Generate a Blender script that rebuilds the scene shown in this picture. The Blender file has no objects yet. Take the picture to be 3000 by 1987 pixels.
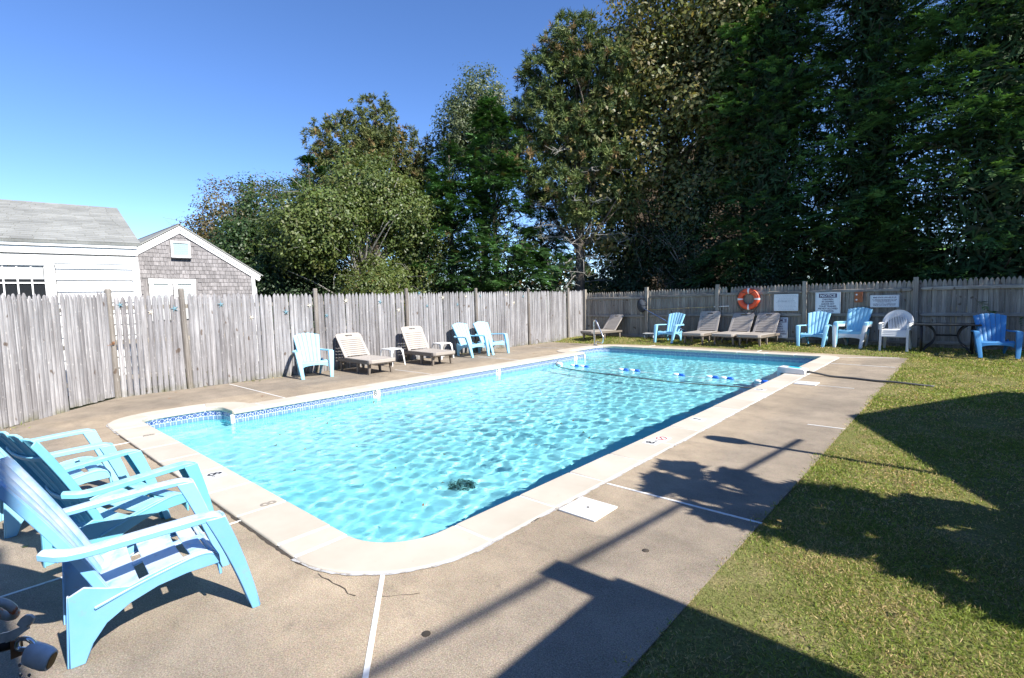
import bpy, bmesh, math, random
import numpy as np
from mathutils import Vector, Matrix

sc = bpy.context.scene
COL = sc.collection
RAD = math.radians

# ------------------------------------------------------------------ camera
cam = bpy.data.cameras.new('camera')
camo = bpy.data.objects.new('camera', cam)
COL.objects.link(camo)
sc.camera = camo
cam.sensor_width = 36.0
cam.lens = 17.879
cam.clip_start = 0.05
cam.clip_end = 3000
_y, _p, _r = RAD(-42.12496), RAD(4.49835), RAD(-1.45142)
_f = Vector((math.sin(_y) * math.cos(_p), math.cos(_y) * math.cos(_p), -math.sin(_p)))
_rt = Vector((math.cos(_y), -math.sin(_y), 0))
_up = _rt.cross(_f)
_r2 = math.cos(_r) * _rt + math.sin(_r) * _up
_u2 = -math.sin(_r) * _rt + math.cos(_r) * _up
_m = Matrix.Identity(4)
for _i in range(3):
    _m[_i][0], _m[_i][1], _m[_i][2] = _r2[_i], _u2[_i], -_f[_i]
_m[2][3] = 1.6
camo.matrix_world = _m

# ------------------------------------------------------------------ sky, sun, exposure
SUN = Vector((1.0, 0.025, 0.84)).normalized()
world = bpy.data.worlds.new('World')
sc.world = world
world.use_nodes = True
_wn = world.node_tree.nodes
_sky = _wn.new('ShaderNodeTexSky')
_sky.sky_type = 'NISHITA'
_sky.sun_disc = False
_sky.sun_elevation = math.asin(SUN.z)
_sky.sun_rotation = math.atan2(SUN.x, SUN.y)
_sky.air_density = 0.68
_sky.dust_density = 0.0
_sky.ozone_density = 3.0
_sky.altitude = 20
_hs = _wn.new('ShaderNodeHueSaturation')
_hs.inputs['Hue'].default_value = 0.507
_hs.inputs['Saturation'].default_value = 1.14
_hs.inputs['Value'].default_value = 1.85
world.node_tree.links.new(_sky.outputs[0], _hs.inputs['Color'])
world.node_tree.links.new(_hs.outputs[0], _wn['Background'].inputs[0])
_wn['Background'].inputs[1].default_value = 0.068

sun = bpy.data.lights.new('sun', 'SUN')
sun.energy = 4.9
sun.angle = RAD(0.53)
sun.color = (1.0, 0.95, 0.87)
sun.cycles.is_caustics_light = True
suno = bpy.data.objects.new('sun', sun)
COL.objects.link(suno)
suno.rotation_euler = SUN.to_track_quat('Z', 'Y').to_euler()
suno.location = (20, 0, 20)

sc.view_settings.view_transform = 'Standard'
sc.view_settings.look = 'None'
sc.view_settings.exposure = 1.08
sc.view_settings.gamma = 1.0
sc.view_settings.use_curve_mapping = False
sc.cycles.use_denoising = True
sc.cycles.caustics_reflective = False
sc.cycles.caustics_refractive = True
sc.cycles.sample_clamp_indirect = 6.0
sc.cycles.max_bounces = 9
sc.cycles.transparent_max_bounces = 8
sc.cycles.transmission_bounces = 8

# ------------------------------------------------------------------ helpers
def setprops(o, label=None, cat=None, group=None, kind=None):
    if label: o['label'] = label
    if cat: o['category'] = cat
    if group: o['group'] = group
    if kind: o['kind'] = kind
    return o


def empty(name, loc=(0, 0, 0), rz=0.0, label=None, cat=None, group=None, kind=None):
    o = bpy.data.objects.new(name, None)
    o.empty_display_size = 0.1
    COL.objects.link(o)
    o.location = loc
    o.rotation_euler = (0, 0, rz)
    return setprops(o, label, cat, group, kind)


class Acc:
    """collects vertices and polygons of one mesh"""
    def __init__(s):
        s.v, s.f, s.uv = [], [], None

    def add(s, vs, fs):
        b = len(s.v)
        s.v.extend([tuple(map(float, q)) for q in vs])
        s.f.extend([tuple(b + i for i in q) for q in fs])

    def box(s, c, d, rz=0.0, M=None):
        x, y, z = d[0] / 2, d[1] / 2, d[2] / 2
        vs = [Vector((sx * x, sy * y, sz * z)) for sz in (-1, 1) for sy in (-1, 1) for sx in (-1, 1)]
        R = M if M is not None else Matrix.Rotation(rz, 3, 'Z')
        vs = [R @ q + Vector(c) for q in vs]
        s.add(vs, [(0, 2, 3, 1), (4, 5, 7, 6), (0, 1, 5, 4), (2, 6, 7, 3), (0, 4, 6, 2), (1, 3, 7, 5)])
        return s

    def prism(s, poly, z0, z1, M=None):
        n = len(poly)
        vs = [Vector((q[0], q[1], z0)) for q in poly] + [Vector((q[0], q[1], z1)) for q in poly]
        if M is not None:
            vs = [M @ q for q in vs]
        s.add(vs, [tuple(range(n))[::-1], tuple(range(n, 2 * n))] + [(i, (i + 1) % n, n + (i + 1) % n, n + i) for i in range(n)])
        return s

    def tube(s, pts, rad, n=8, cap=True):
        pts = [Vector(q) for q in pts]
        if not hasattr(rad, '__len__'): rad = [rad] * len(pts)
        prev = None
        rings = []
        for i, q in enumerate(pts):
            t = (pts[min(i + 1, len(pts) - 1)] - pts[max(i - 1, 0)])
            if t.length < 1e-9: t = Vector((0, 0, 1))
            t.normalize()
            if prev is None:
                a = t.orthogonal().normalized()
            else:
                a = prev - t * prev.dot(t)
                a = a.normalized() if a.length > 1e-6 else t.orthogonal().normalized()
            prev = a
            b = t.cross(a)
            rings.append([q + (a * math.cos(k * 2 * math.pi / n) + b * math.sin(k * 2 * math.pi / n)) * rad[i] for k in range(n)])
        vs = [q for r in rings for q in r]
        fs = []
        for i in range(len(rings) - 1):
            for k in range(n):
                k2 = (k + 1) % n
                fs.append((i * n + k, i * n + k2, (i + 1) * n + k2, (i + 1) * n + k))
        if cap:
            fs.append(tuple(range(n))[::-1])
            fs.append(tuple((len(rings) - 1) * n + k for k in range(n)))
        s.add(vs, fs)
        return s

    def sheet(s, G, th):
        """closed solid from a grid of points (m,n,3), thickened both ways by th/2"""
        G = np.asarray(G, float)
        m, n = G.shape[:2]
        du = np.gradient(G, axis=0)
        dv = np.gradient(G, axis=1)
        N = np.cross(du, dv)
        N /= np.maximum(np.linalg.norm(N, axis=-1, keepdims=True), 1e-9)
        A = (G + N * th / 2).reshape(-1, 3)
        B = (G - N * th / 2).reshape(-1, 3)
        idx = lambda i, j: i * n + j
        o = m * n
        fs = []
        for i in range(m - 1):
            for j in range(n - 1):
                fs.append((idx(i, j), idx(i + 1, j), idx(i + 1, j + 1), idx(i, j + 1)))
                fs.append((o + idx(i, j), o + idx(i, j + 1), o + idx(i + 1, j + 1), o + idx(i + 1, j)))
        for i in range(m - 1):
            fs.append((idx(i, 0), o + idx(i, 0), o + idx(i + 1, 0), idx(i + 1, 0)))
            fs.append((idx(i, n - 1), idx(i + 1, n - 1), o + idx(i + 1, n - 1), o + idx(i, n - 1)))
        for j in range(n - 1):
            fs.append((idx(0, j), idx(0, j + 1), o + idx(0, j + 1), o + idx(0, j)))
            fs.append((idx(m - 1, j), o + idx(m - 1, j), o + idx(m - 1, j + 1), idx(m - 1, j + 1)))
        s.add(np.concatenate([A, B]), fs)
        return s

    def mesh(s, name, mat=None, smooth=False):
        me = bpy.data.meshes.new(name)
        me.from_pydata(s.v, [], s.f)
        if mat: me.materials.append(mat)
        if smooth: me.polygons.foreach_set('use_smooth', [True] * len(me.polygons))
        me.update()
        return me


def fix_normals(me):
    bm = bmesh.new(); bm.from_mesh(me)
    bmesh.ops.recalc_face_normals(bm, faces=bm.faces)
    bm.to_mesh(me); bm.free()


def link(name, me, parent=None, loc=None, rot=None, scale=None):
    o = bpy.data.objects.new(name, me)
    COL.objects.link(o)
    if parent is not None: o.parent = parent
    if loc is not None: o.location = loc
    if rot is not None: o.rotation_euler = rot
    if scale is not None: o.scale = scale
    return o


def build(name, acc, mat, parent=None, smooth=False, bevel=0.0, seg=2, fix=True, autos=None):
    me = acc.mesh(name, mat, smooth or bevel > 0 or autos is not None)
    if fix: fix_normals(me)
    o = link(name, me, parent)
    if autos is not None or bevel > 0:
        try:
            me.set_sharp_from_angle(angle=RAD(autos if autos else 40))
        except Exception:
            pass
    if bevel > 0:
        b = o.modifiers.new('bevel', 'BEVEL')
        b.width = bevel; b.segments = seg; b.limit_method = 'ANGLE'; b.angle_limit = RAD(38)
        b.harden_normals = False
    return o


def kids(o):
    return [c for c in bpy.data.objects if c.parent == o]


def copy_tree(o, parent=None, mats=None):
    c = o.copy()
    COL.objects.link(c)
    c.parent = parent
    if mats and c.type == 'MESH':
        key = tuple(sorted(m.name for m in mats.values()))
        nm = c.data.name + '|' + str(key)
        me = bpy.data.meshes.get(nm)
        if me is None:
            me = c.data.copy(); me.name = nm
            for i, m in enumerate(me.materials):
                if m and m.name in mats: me.materials[i] = mats[m.name]
        c.data = me
    for k in CHILD.get(o.name, []):
        kc = copy_tree(k, c, mats)
        CHILD.setdefault(c.name, []).append(kc)
    return c


CHILD = {}


def index_children():
    CHILD.clear()
    for o in bpy.data.objects:
        if o.parent: CHILD.setdefault(o.parent.name, []).append(o)


# ------------------------------------------------------------------ material helper
class NT:
    def __init__(s, name):
        s.m = bpy.data.materials.new(name)
        s.m.use_nodes = True
        s.t = s.m.node_tree
        s.b = s.t.nodes['Principled BSDF']
        s.out = s.t.nodes['Material Output']

    def n(s, typ, ins=None, **at):
        nd = s.t.nodes.new('ShaderNode' + typ)
        for k, v in at.items(): setattr(nd, k, v)
        for k, v in (ins or {}).items(): s.set(nd, k, v)
        return nd

    def set(s, nd, k, v):
        sk = nd.inputs[k]
        if hasattr(v, 'is_output') or isinstance(v, bpy.types.NodeSocket):
            s.t.links.new(v, sk)
        elif isinstance(v, bpy.types.Node):
            s.t.links.new(v.outputs[0], sk)
        else:
            if hasattr(v, '__len__') and len(v) == 3 and sk.type == 'RGBA': v = (*v, 1)
            sk.default_value = v

    def P(s, **k):
        for a, v in k.items():
            s.set(s.b, a.replace('_', ' '), v)
        return s

    def noise(s, scale, detail=3, rough=0.55, vec=None, dist=0.0):
        nd = s.n('TexNoise', {'Scale': scale, 'Detail': detail, 'Roughness': rough, 'Distortion': dist})
        if vec is not None: s.set(nd, 'Vector', vec)
        return nd.outputs[0]

    def ramp(s, fac, stops, interp='LINEAR'):
        nd = s.n('ValToRGB', {'Fac': fac})
        cr = nd.color_ramp
        cr.interpolation = interp
        while len(cr.elements) < len(stops): cr.elements.new(0.5)
        for e, (p, c) in zip(cr.elements, stops):
            e.position = p
            e.color = (*c, 1) if len(c) == 3 else c
        return nd.outputs[0]

    def mix(s, fac, a, b, mode='MIX'):
        nd = s.n('MixRGB', {'Fac': fac, 'Color1': a, 'Color2': b}, blend_type=mode)
        return nd.outputs[0]

    def math(s, op, a, b=0.0, clamp=False):
        nd = s.n('Math', {0: a, 1: b}, operation=op, use_clamp=clamp)
        return nd.outputs[0]

    def co(s, which='Object', scale=None):
        nd = s.n('TexCoord')
        o = nd.outputs[which]
        if scale is not None:
            mp = s.n('Mapping', {'Vector': o, 'Scale': scale})
            return mp.outputs[0]
        return o

    def world(s, scale=None):
        o = s.n('NewGeometry').outputs['Position']
        if scale is not None:
            return s.n('Mapping', {'Vector': o, 'Scale': scale}).outputs[0]
        return o

    def rand(s):
        return s.n('ObjectInfo').outputs['Random']

    def bump(s, h, strength=0.3, dist=0.01):
        nd = s.n('Bump', {'Height': h, 'Strength': strength, 'Distance': dist})
        s.t.links.new(nd.outputs[0], s.b.inputs['Normal'])
        return s


def g3(v): return (v, v, v)


def plain(name, col, rough=0.5, metallic=0.0, var=0.0, scale=8.0, spec=0.5, bump=0.0, wear=None):
    t = NT(name)
    c = col
    if var or wear:
        nz = t.noise(scale, 4, 0.6, t.co())
        c = t.ramp(nz, [(0.3, tuple(x * (1 - var) for x in col)), (0.7, tuple(min(1, x * (1 + var)) for x in col))])
        if wear:
            w = t.noise(wear[1], 5, 0.65, t.co())
            c = t.mix(t.ramp(w, [(wear[2], g3(0)), (wear[3], g3(wear[4]))]), c, wear[0])
    t.P(Base_Color=c, Roughness=rough, Metallic=metallic)
    t.b.inputs['Specular IOR Level'].default_value = spec
    if bump:
        t.bump(t.noise(scale * 6, 3, 0.6, t.co()), bump, 0.004)
    return t.m


MAT = {}


def wood(name, lo, hi, flecks=0.0, moss=False, axis='z', bright=1.0):
    t = NT(name)
    sc_ = {'z': (58, 58, 1.7), 'x': (1.7, 58, 58), 'y': (58, 1.7, 58)}[axis]
    v = t.co('Object', sc_)
    add = t.n('VectorMath', {0: v, 1: t.n('CombineXYZ', {'X': t.math('MULTIPLY', t.rand(), 37.0), 'Y': t.math('MULTIPLY', t.rand(), 91.0), 'Z': t.math('MULTIPLY', t.rand(), 53.0)}).outputs[0]}, operation='ADD').outputs[0]
    grain = t.noise(1.0, 6, 0.7, add, 0.6)
    col = t.ramp(grain, [(0.32, lo), (0.5, tuple((a + b) / 2 for a, b in zip(lo, hi))), (0.66, hi)])
    rnd = t.rand()
    tint = t.ramp(rnd, [(0.0, (0.76, 0.74, 0.73)), (0.35, (0.90, 0.90, 0.91)), (0.7, (1.04, 1.03, 1.02)), (1.0, (1.18, 1.17, 1.16))])
    col = t.mix(1.0, col, tint, 'MULTIPLY')
    big = t.noise(1.1, 3, 0.6, t.world((2.2, 2.2, 0.7)))
    col = t.mix(1.0, col, t.ramp(big, [(0.3, (0.72, 0.7, 0.69)), (0.68, (1.14, 1.13, 1.12))]), 'MULTIPLY')
    if flecks:
        fl = t.noise(26, 2, 0.5, t.world((1, 1, 0.55)))
        col = t.mix(t.ramp(fl, [(0.66, g3(0)), (0.71, g3(flecks))]), col, (0.62, 0.6, 0.57))
        kn = t.noise(9, 1, 0.4, t.world((1.0, 1.0, 0.6)))
        col = t.mix(t.ramp(kn, [(0.72, g3(0)), (0.76, g3(0.8))]), col, (0.10, 0.07, 0.05))
    if moss:
        sp = t.n('SeparateXYZ', {'Vector': t.world()}).outputs['Z']
        mz = t.math('MULTIPLY', t.ramp(sp, [(0.0, g3(1)), (0.16, g3(0))]), t.ramp(t.noise(5, 4, 0.6, t.world()), [(0.4, g3(0)), (0.65, g3(0.75))]))
        col = t.mix(mz, col, (0.12, 0.115, 0.04))
    t.P(Base_Color=col, Roughness=0.85)
    t.b.inputs['Specular IOR Level'].default_value = 0.15
    t.bump(grain, 0.5, 0.006)
    return t.m


MAT['picket'] = wood('weathered_picket', (0.145, 0.142, 0.147), (0.40, 0.40, 0.415), 0.3, True)
MAT['picket_shade'] = wood('weathered_picket_inside', (0.19, 0.17, 0.14), (0.40, 0.37, 0.32), 0.25, False)
MAT['post'] = wood('weathered_post', (0.135, 0.122, 0.108), (0.30, 0.28, 0.255), 0.2, True)
MAT['rail'] = wood('weathered_rail', (0.19, 0.175, 0.15), (0.42, 0.39, 0.34), 0.2, False, 'x')


def concrete():
    t = NT('deck_concrete')
    w = t.world()
    sp = t.n('SeparateXYZ', {'Vector': w})
    n1 = t.noise(0.55, 4, 0.6, w)
    n2 = t.noise(150, 2, 0.6, w)
    n3 = t.noise(3.2, 5, 0.65, w)
    base = t.ramp(n1, [(0.33, (0.215, 0.178, 0.136)), (0.5, (0.300, 0.248, 0.188)), (0.7, (0.365, 0.300, 0.226))])
    base = t.mix(1.0, base, t.ramp(n3, [(0.3, g3(0.74)), (0.7, g3(1.16))]), 'MULTIPLY')
    vor = t.n('TexVoronoi', {'Scale': 130.0, 'Vector': w}).outputs['Color']
    sat = t.n('HueSaturation', {'Saturation': 0.3, 'Value': 0.8, 'Color': vor}).outputs[0]
    peb = t.mix(0.26, base, t.mix(1.0, sat, (0.42, 0.37, 0.31), 'MULTIPLY'))
    col = t.mix(1.0, peb, t.ramp(n2, [(0.34, g3(0.68)), (0.55, g3(1.04)), (0.72, g3(1.5))]), 'MULTIPLY')
    # pale band where the deck is rinsed beside the coping (right side and left side)
    xr = t.math('ADD', sp.outputs['X'], t.math('MULTIPLY', t.math('SUBTRACT', t.noise(1.3, 4, 0.6, w), 0.5), 0.5))
    yr = t.math('ADD', sp.outputs['Y'], t.math('MULTIPLY', t.math('SUBTRACT', t.noise(1.3, 4, 0.6, w), 0.5), 0.5))
    dx = t.math('MAXIMUM', t.math('SUBTRACT', xr, -2.26), t.math('SUBTRACT', -9.2, xr))
    dy = t.math('SUBTRACT', 1.36, yr)
    d = t.math('MAXIMUM', dx, dy)
    band = t.ramp(d, [(0.02, g3(0.62)), (0.36, g3(0.45)), (0.6, g3(0.0))])
    col = t.mix(band, col, t.mix(1.0, col, (1.42, 1.36, 1.24), 'MULTIPLY'))
    stain = t.noise(7.0, 6, 0.7, w)
    col = t.mix(t.ramp(stain, [(0.60, g3(0)), (0.72, g3(0.5))]), col, (0.13, 0.115, 0.095))
    drip = t.noise(1.0, 5, 0.7, t.world((0.9, 4.0, 1)))
    col = t.mix(t.ramp(drip, [(0.56, g3(0)), (0.72, g3(0.4))]), col, (0.15, 0.13, 0.105))
    t.P(Base_Color=col, Roughness=0.9)
    t.b.inputs['Specular IOR Level'].default_value = 0.2
    t.bump(t.noise(190, 2, 0.6, w), 0.5, 0.004)
    return t.m


MAT['deck'] = concrete()


def coping():
    t = NT('coping_stone_paint')
    w = t.world()
    n1 = t.noise(1.6, 4, 0.6, w)
    c = t.ramp(n1, [(0.3, (0.45, 0.405, 0.335)), (0.7, (0.55, 0.50, 0.425))])
    c = t.mix(1.0, c, t.ramp(t.rand(), [(0, (0.93, 0.92, 0.90)), (1, (1.06, 1.06, 1.06))]), 'MULTIPLY')
    st = t.noise(11, 6, 0.7, w)
    c = t.mix(t.ramp(st, [(0.62, g3(0)), (0.72, g3(0.3))]), c, (0.38, 0.30, 0.22))
    t.P(Base_Color=c, Roughness=0.75)
    t.bump(t.noise(120, 3, 0.6, w), 0.15, 0.003)
    return t.m


MAT['coping'] = coping()
MAT['joint'] = plain('white_joint_filler', (0.74, 0.74, 0.72), 0.7, var=0.12, scale=20, wear=((0.35, 0.33, 0.3), 9, 0.58, 0.68, 0.6))


def caulk():
    t = NT('cracked_caulk')
    w = t.world()
    n = t.noise(9, 5, 0.75, w)
    c = t.ramp(n, [(0.34, (0.05, 0.045, 0.04)), (0.42, (0.30, 0.27, 0.24)), (0.5, (0.40, 0.40, 0.40)), (0.7, (0.55, 0.55, 0.55))])
    t.P(Base_Color=c, Roughness=0.85)
    t.bump(n, 0.8, 0.01)
    return t.m


MAT['caulk'] = caulk()
MAT['gap'] = plain('dark_gap_dirt', (0.055, 0.045, 0.035), 0.95, var=0.3, scale=30)


def plaster():
    t = NT('pool_plaster')
    w = t.world()
    n = t.noise(1.2, 4, 0.6, w)
    sp = t.n('SeparateXYZ', {'Vector': w})
    c = t.ramp(n, [(0.3, (0.32, 0.86, 0.95)), (0.7, (0.42, 0.90, 0.97))])
    t.P(Base_Color=c, Roughness=0.8)
    return t.m


MAT['plaster'] = plaster()


def tile_mat():
    t = NT('pool_band_tile')
    uv = t.co('UV')
    sp = t.n('SeparateXYZ', {'Vector': uv})
    u, v = sp.outputs['X'], sp.outputs['Y']
    def line(d, w):   # 1 where |d|<w
        return t.math('LESS_THAN', t.math('ABSOLUTE', d), w)
    cu = t.math('SUBTRACT', u, 0.5)
    au = t.math('ABSOLUTE', cu)
    vv = t.math('SUBTRACT', v, 0.5)
    l1 = line(t.math('SUBTRACT', vv, au), 0.022)              # diagonals in the upper half
    l2 = line(cu, 0.016)
    l3 = line(vv, 0.02)
    rr = t.math('SQRT', t.math('ADD', t.math('MULTIPLY', cu, cu), t.math('MULTIPLY', vv, vv)))
    l4 = line(t.math('SUBTRACT', rr, 0.34), 0.018)
    l5 = t.math('GREATER_THAN', au, 0.478)
    l6 = t.math('GREATER_THAN', v, 0.955)
    upper = t.math('GREATER_THAN', vv, 0.0)
    pat = t.math('MULTIPLY', t.math('MAXIMUM', l1, t.math('MAXIMUM', l4, l2)), upper)
    low = t.math('MULTIPLY', line(t.math('SUBTRACT', au, 0.25), 0.018), t.math('SUBTRACT', 1.0, upper))
    pat = t.math('MAXIMUM', pat, t.math('MAXIMUM', low, t.math('MAXIMUM', l3, t.math('MAXIMUM', l5, l6))))
    blue = t.ramp(t.noise(30, 3, 0.6, t.world()), [(0.3, (0.020, 0.05, 0.19)), (0.7, (0.05, 0.10, 0.28))])
    pale = (0.13, 0.22, 0.36)
    body = t.mix(upper, pale, blue)
    c = t.mix(pat, body, (0.62, 0.66, 0.68))
    t.P(Base_Color=c, Roughness=0.18)
    return t.m


MAT['tile'] = tile_mat()
MAT['tile_white'] = plain('white_glazed_tile', (0.78, 0.79, 0.78), 0.25, var=0.05)
MAT['tile_edge'] = plain('white_corner_trim', (0.70, 0.71, 0.70), 0.5, var=0.12, scale=15)
MAT['black_paint'] = plain('black_print', (0.03, 0.03, 0.035), 0.6)
MAT['faint_paint'] = plain('faded_print', (0.27, 0.24, 0.20), 0.8, var=0.3, scale=60)
MAT['grey_print'] = plain('grey_print', (0.16, 0.19, 0.25), 0.6)
MAT['red_print'] = plain('red_print', (0.45, 0.06, 0.05), 0.5)


def water_mat():
    t = NT('pool_water')
    w = t.world()
    t.P(Base_Color=(0.80, 0.98, 1.0), Roughness=0.0, IOR=1.33, Transmission_Weight=1.0)
    b1 = t.noise(11.0, 2, 0.5, w, 0.5)
    b2 = t.noise(23.0, 2, 0.5, w, 0.5)
    h = t.math('ADD', b1, t.math('MULTIPLY', b2, 0.45))
    t.bump(h, 0.12, 0.02)
    return t.m


MAT['water'] = water_mat()


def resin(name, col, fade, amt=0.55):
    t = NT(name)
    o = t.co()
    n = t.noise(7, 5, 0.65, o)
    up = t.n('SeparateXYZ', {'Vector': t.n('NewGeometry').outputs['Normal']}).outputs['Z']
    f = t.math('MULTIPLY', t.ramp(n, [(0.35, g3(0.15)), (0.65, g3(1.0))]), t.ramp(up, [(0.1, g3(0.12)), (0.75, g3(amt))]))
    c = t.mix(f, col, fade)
    d = t.noise(18, 5, 0.7, o)
    c = t.mix(t.ramp(d, [(0.58, g3(0)), (0.74, g3(0.42))]), c, (0.27, 0.27, 0.24))
    c = t.mix(1.0, c, t.ramp(t.rand(), [(0, g3(0.93)), (1, g3(1.05))]), 'MULTIPLY')
    t.P(Base_Color=c, Roughness=0.5)
    t.b.inputs['Specular IOR Level'].default_value = 0.35
    t.bump(t.noise(160, 2, 0.5, o), 0.06, 0.002)
    return t.m


MAT['blue'] = resin('sky_blue_resin', (0.24, 0.55, 0.74), (0.44, 0.64, 0.74), 0.6)
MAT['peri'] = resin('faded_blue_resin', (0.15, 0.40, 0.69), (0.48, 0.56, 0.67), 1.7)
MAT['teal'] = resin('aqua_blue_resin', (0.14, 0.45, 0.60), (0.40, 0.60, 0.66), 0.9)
MAT['deepblue'] = resin('shade_darkened_blue_resin', (0.055, 0.24, 0.52), (0.14, 0.34, 0.54), 0.4)  # blue darkened further to carry the deeper shade on the right-edge chair
MAT['white_resin'] = resin('white_resin', (0.68, 0.69, 0.68), (0.6, 0.6, 0.58), 0.5)
MAT['taupe'] = resin('taupe_resin', (0.335, 0.302, 0.268), (0.41, 0.375, 0.34), 0.6)
MAT['taupe_dark'] = resin('dark_taupe_resin', (0.17, 0.145, 0.12), (0.22, 0.19, 0.16), 0.5)
MAT['steel'] = plain('stainless_steel', (0.72, 0.72, 0.72), 0.18, 1.0)
MAT['dark_metal'] = plain('dark_bronze_metal', (0.035, 0.035, 0.038), 0.45, 0.6, var=0.2)
MAT['glass_top'] = plain('frosted_table_top', (0.10, 0.12, 0.13), 0.15, 0.0)
MAT['orange'] = plain('orange_ring_vinyl', (0.74, 0.09, 0.025), 0.45, var=0.08)
MAT['white_band'] = plain('white_tape', (0.78, 0.78, 0.76), 0.5)
MAT['rope'] = plain('dark_rope', (0.035, 0.033, 0.03), 0.8)
MAT['sign_white'] = plain('white_sign_metal', (0.72, 0.745, 0.76), 0.4, var=0.03)
MAT['sign_dark'] = plain('purple_navy_print', (0.045, 0.02, 0.07), 0.45)
MAT['sign_orange'] = plain('rust_orange_board', (0.35, 0.10, 0.03), 0.6, var=0.2, scale=20)
MAT['rust'] = plain('rusty_iron', (0.30, 0.14, 0.06), 0.8, 0.2, var=0.4, scale=40, wear=((0.09, 0.06, 0.05), 30, 0.5, 0.6, 0.8))
MAT['net'] = plain('dark_blue_net', (0.035, 0.045, 0.06), 0.85, var=0.2)
MAT['pole_blue'] = plain('blue_aluminium_pole', (0.16, 0.24, 0.42), 0.4, 0.5)
MAT['pole_yellow'] = plain('bamboo_yellow_pole', (0.38, 0.31, 0.16), 0.6)
MAT['float_white'] = plain('white_float_foam', (0.80, 0.81, 0.80), 0.4)
MAT['float_blue'] = plain('blue_float_foam', (0.02, 0.13, 0.62), 0.4)
MAT['hose'] = plain('grey_hose', (0.085, 0.085, 0.08), 0.6, var=0.15)
MAT['box_white'] = plain('white_box_plastic', (0.66, 0.67, 0.67), 0.45, var=0.05)
MAT['box_cyan'] = plain('cyan_box_lid', (0.05, 0.50, 0.72), 0.4)
MAT['white_paint'] = plain('white_house_paint', (0.80, 0.80, 0.79), 0.6, var=0.03)
MAT['star_blue'] = plain('blue_starfish', (0.16, 0.30, 0.36), 0.7, var=0.2, scale=40)
MAT['star_cream'] = plain('cream_starfish', (0.70, 0.63, 0.50), 0.7, var=0.15, scale=40)


def glass_pane():
    t = NT('window_pane')
    t.P(Base_Color=(0.02, 0.022, 0.024), Roughness=0.04)
    t.b.inputs['Specular IOR Level'].default_value = 0.8
    return t.m


MAT['pane'] = glass_pane()
MAT['blind'] = plain('window_blind', (0.40, 0.41, 0.41), 0.7)
MAT['pane_green'] = plain('pale_green_blind_pane', (0.30, 0.40, 0.40), 0.2)


def shingle(name, lo, hi, var=1.0):
    t = NT(name)
    v = t.co('Object', (40, 40, 4))
    r = t.rand()
    off = t.n('CombineXYZ', {'X': t.math('MULTIPLY', r, 77.0), 'Y': t.math('MULTIPLY', r, 31.0), 'Z': 0.0}).outputs[0]
    vv = t.n('VectorMath', {0: v, 1: off}, operation='ADD').outputs[0]
    g = t.noise(1.0, 5, 0.65, vv)
    c = t.ramp(g, [(0.3, lo), (0.7, hi)])
    c = t.mix(1.0, c, t.ramp(r, [(0, g3(1 - .24 * var)), (0.5, (1, 1, 1)), (1, g3(1 + .22 * var))]), 'MULTIPLY')
    c = t.mix(1.0, c, t.ramp(t.noise(1.5, 4, 0.6, t.world()), [(0.3, g3(0.82)), (0.7, g3(1.12))]), 'MULTIPLY')
    t.P(Base_Color=c, Roughness=0.9)
    t.b.inputs['Specular IOR Level'].default_value = 0.15
    t.bump(g, 0.4, 0.004)
    return t.m


MAT['cedar'] = shingle('grey_cedar_shingle', (0.155, 0.145, 0.145), (0.33, 0.315, 0.315), .8)
MAT['asphalt_shingle'] = shingle('pale_grey_asphalt_shingle', (0.225, 0.23, 0.22), (0.29, 0.295, 0.28), .5)
MAT['brown_siding'] = shingle('brown_shingle_siding', (0.10, 0.075, 0.055), (0.19, 0.15, 0.115))


def soil():
    t = NT('ground_soil')
    w = t.world()
    n = t.noise(0.4, 5, 0.6, w)
    c = t.ramp(n, [(0.3, (0.06, 0.055, 0.03)), (0.55, (0.075, 0.085, 0.03)), (0.75, (0.13, 0.11, 0.06))])
    t.P(Base_Color=c, Roughness=1.0)
    t.b.inputs['Specular IOR Level'].default_value = 0.05
    return t.m


MAT['soil'] = soil()


def lawnmat():
    t = NT('lawn_thatch')
    w = t.world()
    n = t.noise(2.2, 5, 0.65, w)
    c = t.ramp(n, [(0.32, (0.18, 0.145, 0.07)), (0.5, (0.17, 0.18, 0.06)), (0.7, (0.30, 0.24, 0.13))])
    c = t.mix(1.0, c, t.ramp(t.noise(60, 3, 0.7, w), [(0.3, g3(0.5)), (0.7, g3(1.4))]), 'MULTIPLY')
    t.P(Base_Color=c, Roughness=1.0)
    t.b.inputs['Specular IOR Level'].default_value = 0.05
    t.bump(t.noise(80, 4, 0.7, w), 0.8, 0.02)
    return t.m


MAT['lawn'] = lawnmat()


def leafmat(name, trans=0.3, rough=0.5, spec=0.3):
    t = NT(name)
    a = t.n('Attribute', attribute_name='Col')
    c = a.outputs['Color']
    t.P(Base_Color=c, Roughness=rough)
    t.b.inputs['Specular IOR Level'].default_value = spec
    if trans:
        tr = t.n('BsdfTranslucent', {'Color': t.mix(1.0, c, (1.5, 1.6, 0.8), 'MULTIPLY')})
        mx = t.n('MixShader', {0: trans, 1: t.b.outputs[0], 2: tr.outputs[0]})
        t.t.links.new(mx.outputs[0], t.out.inputs[0])
    return t.m


MAT['leaf'] = leafmat('leaf_green', 0.3, 0.45, 0.4)
MAT['needle'] = leafmat('needle_green', 0.12, 0.6, 0.2)
MAT['blade'] = leafmat('grass_blade', 0.3, 0.6, 0.15)


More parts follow.
